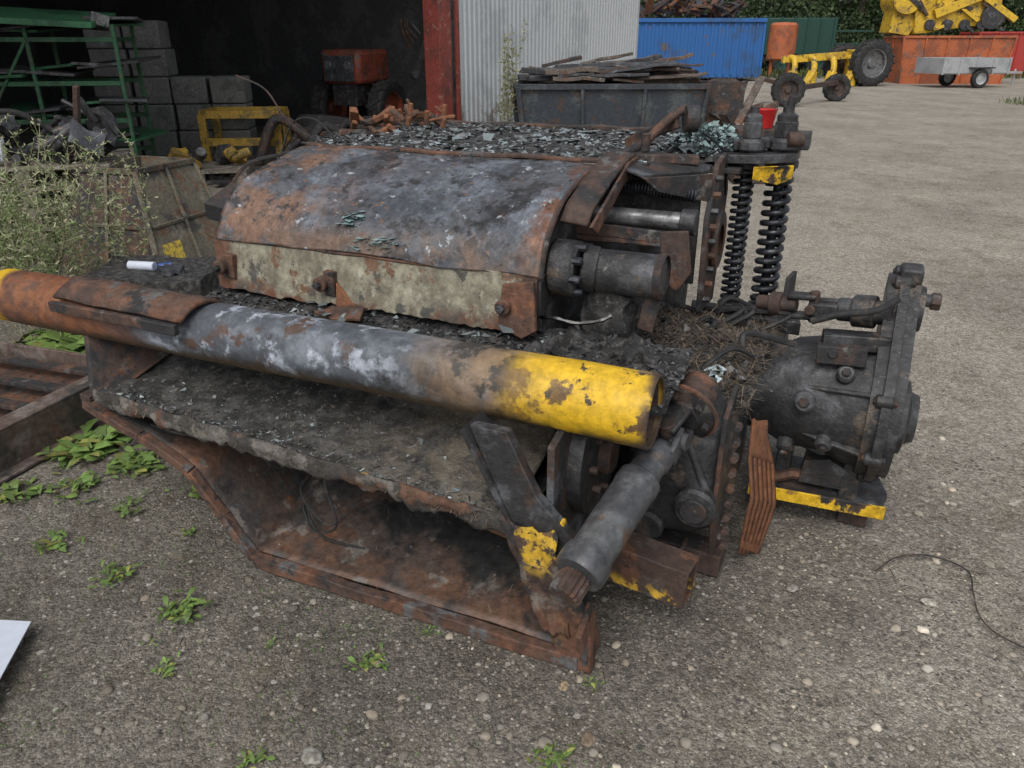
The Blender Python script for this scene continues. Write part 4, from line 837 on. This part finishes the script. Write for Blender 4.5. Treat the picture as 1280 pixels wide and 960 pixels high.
for s in (-.4,.4): box2('leg',(s-.06,-.06,0),(s+.06,.06,.75),orm,ot)
gc=empty('green_trailer_wagon',(15.2,44,0),R(5)); gmn=mat('dark_green_paint',(.015,.06,.045),rough=.6,bump=.1)
box2('body',(-2.6,-1,.9),(1.2,1,2.6),gmn,gc,bevel=.05); box2('frame',(-2.8,-.8,.6),(3.2,.8,.85),M['rustd'],gc)
for k in range(6): box2('stake',(-2.5+.7*k,-1.06,.9),(-2.4+.7*k,-1.003,2.65),gmn,gc)
for s in (-1.5,.3): tyre(gc,(s,-1.0,.5),(0,1,0),.5,.3,gmn)
for zz in (1.4,2.0): beam('side_rail',(1.2,-.9,zz),(3.2,-.9,zz),.06,.08,gmn,gc)
yp=empty('yellow_plough_frame',(11.6,31.5,0),R(-8)); yb=mat('bright_yellow_paint',(.66,.42,.03),[((.42,.27,.04),2,.50,.1),((.10,.08,.05),5,.56,.05)],rough=.5,bump=.1)
beam('main_beam',(-1.4,0,.9),(1.4,.3,1.1),.25,.25,yb,yp); 
for k in range(4): sweep('leg',curvepts([(-1.1+.7*k,0,1.0),(-1.0+.7*k,-.3,.9),(-1.0+.7*k,-.45,.5),(-1.2+.7*k,-.5,.1)],10),.11,yb,yp,8); poly('share',[(-1.4+.7*k,-.6,.0),(-.9+.7*k,-.5,.02),(-.9+.7*k,-.5,.5),(-1.2+.7*k,-.55,.55)],(.05,.05,0),yb,yp)
box2('head',(1.0,-.3,.3),(1.6,.5,1.25),yb,yp,jit=.03)
tw=empty('loader_front_axle',(7.15,21.4,0),R(-25)); tyre(tw,(0,0,.41),(.35,-1,0),.41,.28,M['rustd'],16); beam('axle',(0,.1,.42),(1.0,2.6,.5),.12,.12,M['rustd'],tw); tyre(tw,(1.0,2.6,.36),(.35,-1,0),.36,.25,M['rustd'],14); beam('drawbar',(0,.2,.5),(-.9,1.5,.6),.1,.1,M['rust'],tw)
bw=empty('tractor_wheel_axle',(13.3,31,0),R(-15)); tyre(bw,(0,0,.80),(.5,-1,0),.80,.45,M['rod'],20); tyre(bw,(-.9,.9,.72),(.5,-1,0),.72,.4,M['rustd'],18); beam('axle',(0,.2,.8),(.7,1.4,.8),.25,.25,M['char'],bw)
os_=empty('orange_skip',(17.3,33.6,0),R(-3)); skip(os_,4.2,2.0,1.7,orm,.1)
os2=empty('red_skip',(24.5,41,0),R(-3)); skip(os2,4.6,2.0,1.9,mat('skip_red',(.42,.05,.04),[((.3,.05,.04),1,.5,.1)],rough=.6,bump=.1),.1)
ydg=empty('yellow_harvester_body',(17.2,34.2,1.75),R(-6),1.08)
box('hull',(.2,0,.75),(2.9,1.5,1.1),yb,ydg,rot=(0,-.12,0),jit=.06,jscale=2,bevel=.03)
box('hull_upper',(.5,.1,1.6),(1.9,1.3,.9),yb,ydg,rot=(0,-.2,0),jit=.06,jscale=2,bevel=.03)
poly('chute',[(-2.0,-.6,.1),(-1.3,-.6,.0),(-.8,-.6,.9),(-1.1,-.6,1.9),(-1.9,-.6,1.6)],(0,1.1,0),yb,ydg); cyl('drum',(-1.6,-.85,1.2),(-1.6,.7,1.2),.5,yb,ydg,28); cyl('drum_b',(1.4,-.9,.6),(1.4,.7,.6),.4,M['char'],ydg,24)
beam('boom',(-.6,-.8,.7),(2.1,-.8,1.8),.25,.3,yb,ydg); beam('boom_b',(.4,-.85,1.6),(2.2,-.8,.5),.2,.2,yb,ydg); 
for k in range(20): q=Vector((random.uniform(-1.8,1.8),-.85,random.uniform(.1,1.9))); beam('linkage',q,q+Vector((random.uniform(-.7,.7),0,random.uniform(-.4,.5))),.08,.1,[yb,M['char'],M['rustd']][k%3],ydg)
for k in range(4): cyl('idler',(-.7+.6*k,-.86,.35),(-.7+.6*k,-.75,.35),.18,M['char'],ydg,18)
gt=empty('car_trailer',(16.6,30.6,0),R(10)); gal=mat('galvanised_steel',(.45,.46,.47),[((.36,.37,.38),2,.5,.1)],rough=.45,metal=.3,bump=.1)
for lo_,hi_ in (((-1.5,-.75,.5),(1.2,-.72,1.0)),((-1.5,.72,.5),(1.2,.75,1.0)),((-1.5,-.72,.5),(-1.47,.72,1.0)),((1.17,-.72,.5),(1.2,.72,1.0)),((-1.5,-.72,.47),(1.2,.72,.5))): box2('panel',lo_,hi_,gal,gt)
for k in range(5): box2('post',(-1.5+.66*k,-.79,.45),(-1.44+.66*k,-.752,1.02),gal,gt,bevel=0)
beam('drawbar',(1.2,0,.5),(2.4,0,.48),.08,.08,gal,gt); tyre(gt,(0,-.85,.32),(0,1,0),.32,.2,gal); tyre(gt,(0,.85,.32),(0,1,0),.32,.2,gal)
box2('mudguard',(-.45,-.98,.66),(.45,-.76,.70),M['rubber'],gt,bevel=.01); cyl('jockey_wheel',(2.2,.1,.0),(2.2,.1,.6),.04,gal,gt)
gv=mat('verge_grass',(0.08,0.10,0.035),[((.12,.13,.06),1,.5,.1),((.17,.15,.10),2,.56,.08)],rough=.95,bump=.8,bscale=20,attr=False)
def verge(name,pts,z=.006): 
    V=[(x,y,z) for x,y in pts]; return mk(name,V,[tuple(range(len(V)))],gv,smooth=False)
verge('grass_verge',[(13.6,22.2),(15,20.6),(19,19.4),(26,19),(60,18),(60,30),(30,28),(22,25.5),(15.5,24)])
verge('far_grass',[(-30,46),(10,43),(30,44),(90,42),(90,120),(-30,120)],.008)
n=16000; P0=np.stack([13.4+rng.random(n)**.8*18,rng.uniform(19.6,26,n),np.full(n,.02)],1); P0=P0[(P0[:,0]-13.2)*.6>np.abs(P0[:,1]-22.3)-.6+rng.normal(0,.3,n)]
gl=mat('grass_blades',(0.085,0.115,0.035),rough=.8,bump=0,attr=True)
sticks('grass_tufts',P0,.08,.24,.010,gl,None,1.8,.5,1.5)
n=9000; sticks('yard_edge_grass',np.stack([rng.uniform(6,40,n),rng.uniform(37,43.5,n)+rng.normal(0,.5,n),np.full(n,.03)],1),.15,.6,.02,gl,None,1.8,.4,1.3)
bark=mat('bark',(0.07,0.055,0.04),rough=.95,bump=.5); lf=mat('tree_foliage',(0.040,0.066,0.025),rough=.7,bump=0,attr=True,var=.2)
def treemesh(seed,Hh,Rr,nl,z0):
    r=random.Random(seed); V=[];F=[];T=[];fm=[]
    def limb(p0,p1,r0,r1):
        x,y,d=frame(p1-p0); b=len(V)
        for p,rr in ((p0,r0),(p1,r1)):
            for k in range(7): a=6.283*k/7; V.append(p+(x*math.cos(a)+y*math.sin(a))*rr); T.append((1,1,1))
        for k in range(7): F.append((b+k,b+(k+1)%7,b+7+(k+1)%7,b+7+k)); fm.append(0)
    p=Vector((0,0,-.1)); ends=[]
    for i in range(5):
        q=p+Vector((r.uniform(-.3,.3),r.uniform(-.3,.3),Hh*.17)); limb(p,q,.28*(1-i*.17),.28*(1-(i+1)*.17)); p=q
        for k in range(4):
            a=r.uniform(0,6.28); e_=q+Vector((math.cos(a)*Rr*.7,math.sin(a)*Rr*.7,r.uniform(-.2,1.6))); limb(q,e_,.09,.03); ends.append(e_)
    clumps=[(e_,r.uniform(.7,1.4)) for e_ in ends]
    for k in range(34):
        a=r.uniform(0,6.28); z=z0+(Hh-z0)*r.random(); rad=Rr*math.sin(min(1,max(.12,(z-z0+.8)/(Hh-z0+.8)))*2.8+.2)*r.uniform(.35,1.0); clumps.append((Vector((math.cos(a)*rad,math.sin(a)*rad,z)),r.uniform(.6,1.3)))
    per=nl//len(clumps)
    for c,s in clumps:
        tone=r.uniform(.4,1.5)
        for k in range(per):
            d=Vector((r.gauss(0,1),r.gauss(0,1),r.gauss(0,.8)))*s*.55; q=c+d; n1=Vector((r.uniform(-1,1),r.uniform(-1,1),r.uniform(-1,1))).normalized(); n2=n1.cross(Vector((r.uniform(-1,1),r.uniform(-1,1),.3))).normalized(); l=r.uniform(.07,.15)
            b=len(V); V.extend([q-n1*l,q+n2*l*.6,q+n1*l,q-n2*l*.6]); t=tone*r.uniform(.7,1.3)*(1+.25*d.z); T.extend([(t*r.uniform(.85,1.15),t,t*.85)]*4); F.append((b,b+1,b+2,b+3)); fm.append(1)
    me=bpy.data.meshes.new('tree'); me.from_pydata([v[:] for v in V],[],F); me.materials.append(bark); me.materials.append(lf); me.polygons.foreach_set('material_index',fm)
    at=me.attributes.new('tone','FLOAT_COLOR','POINT'); c=np.ones((len(V),4),np.float32); c[:,:3]=np.array(T); at.data.foreach_set('color',c.ravel()); return me
tm_=[treemesh(1,11,3.6,9000,1.2),treemesh(2,9,3.2,9000,.8),treemesh(3,13,4.2,11000,1.6)]
bm_=treemesh(5,3.6,2.6,7000,.2)
for i in range(22):
    x=-6+3.0*i+random.uniform(-.8,.8); y=52+random.uniform(-3,4)
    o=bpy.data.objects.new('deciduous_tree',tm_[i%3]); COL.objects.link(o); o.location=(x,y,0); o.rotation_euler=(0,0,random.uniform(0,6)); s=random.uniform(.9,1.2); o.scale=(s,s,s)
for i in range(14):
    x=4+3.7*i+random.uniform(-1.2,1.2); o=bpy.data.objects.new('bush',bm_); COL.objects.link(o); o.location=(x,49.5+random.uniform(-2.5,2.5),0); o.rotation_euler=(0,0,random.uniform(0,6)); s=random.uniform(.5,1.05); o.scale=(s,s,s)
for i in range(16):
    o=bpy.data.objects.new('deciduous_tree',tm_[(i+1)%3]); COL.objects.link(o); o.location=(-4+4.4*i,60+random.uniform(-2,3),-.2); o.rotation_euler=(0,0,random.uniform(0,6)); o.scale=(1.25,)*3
print('objects',len(bpy.data.objects))
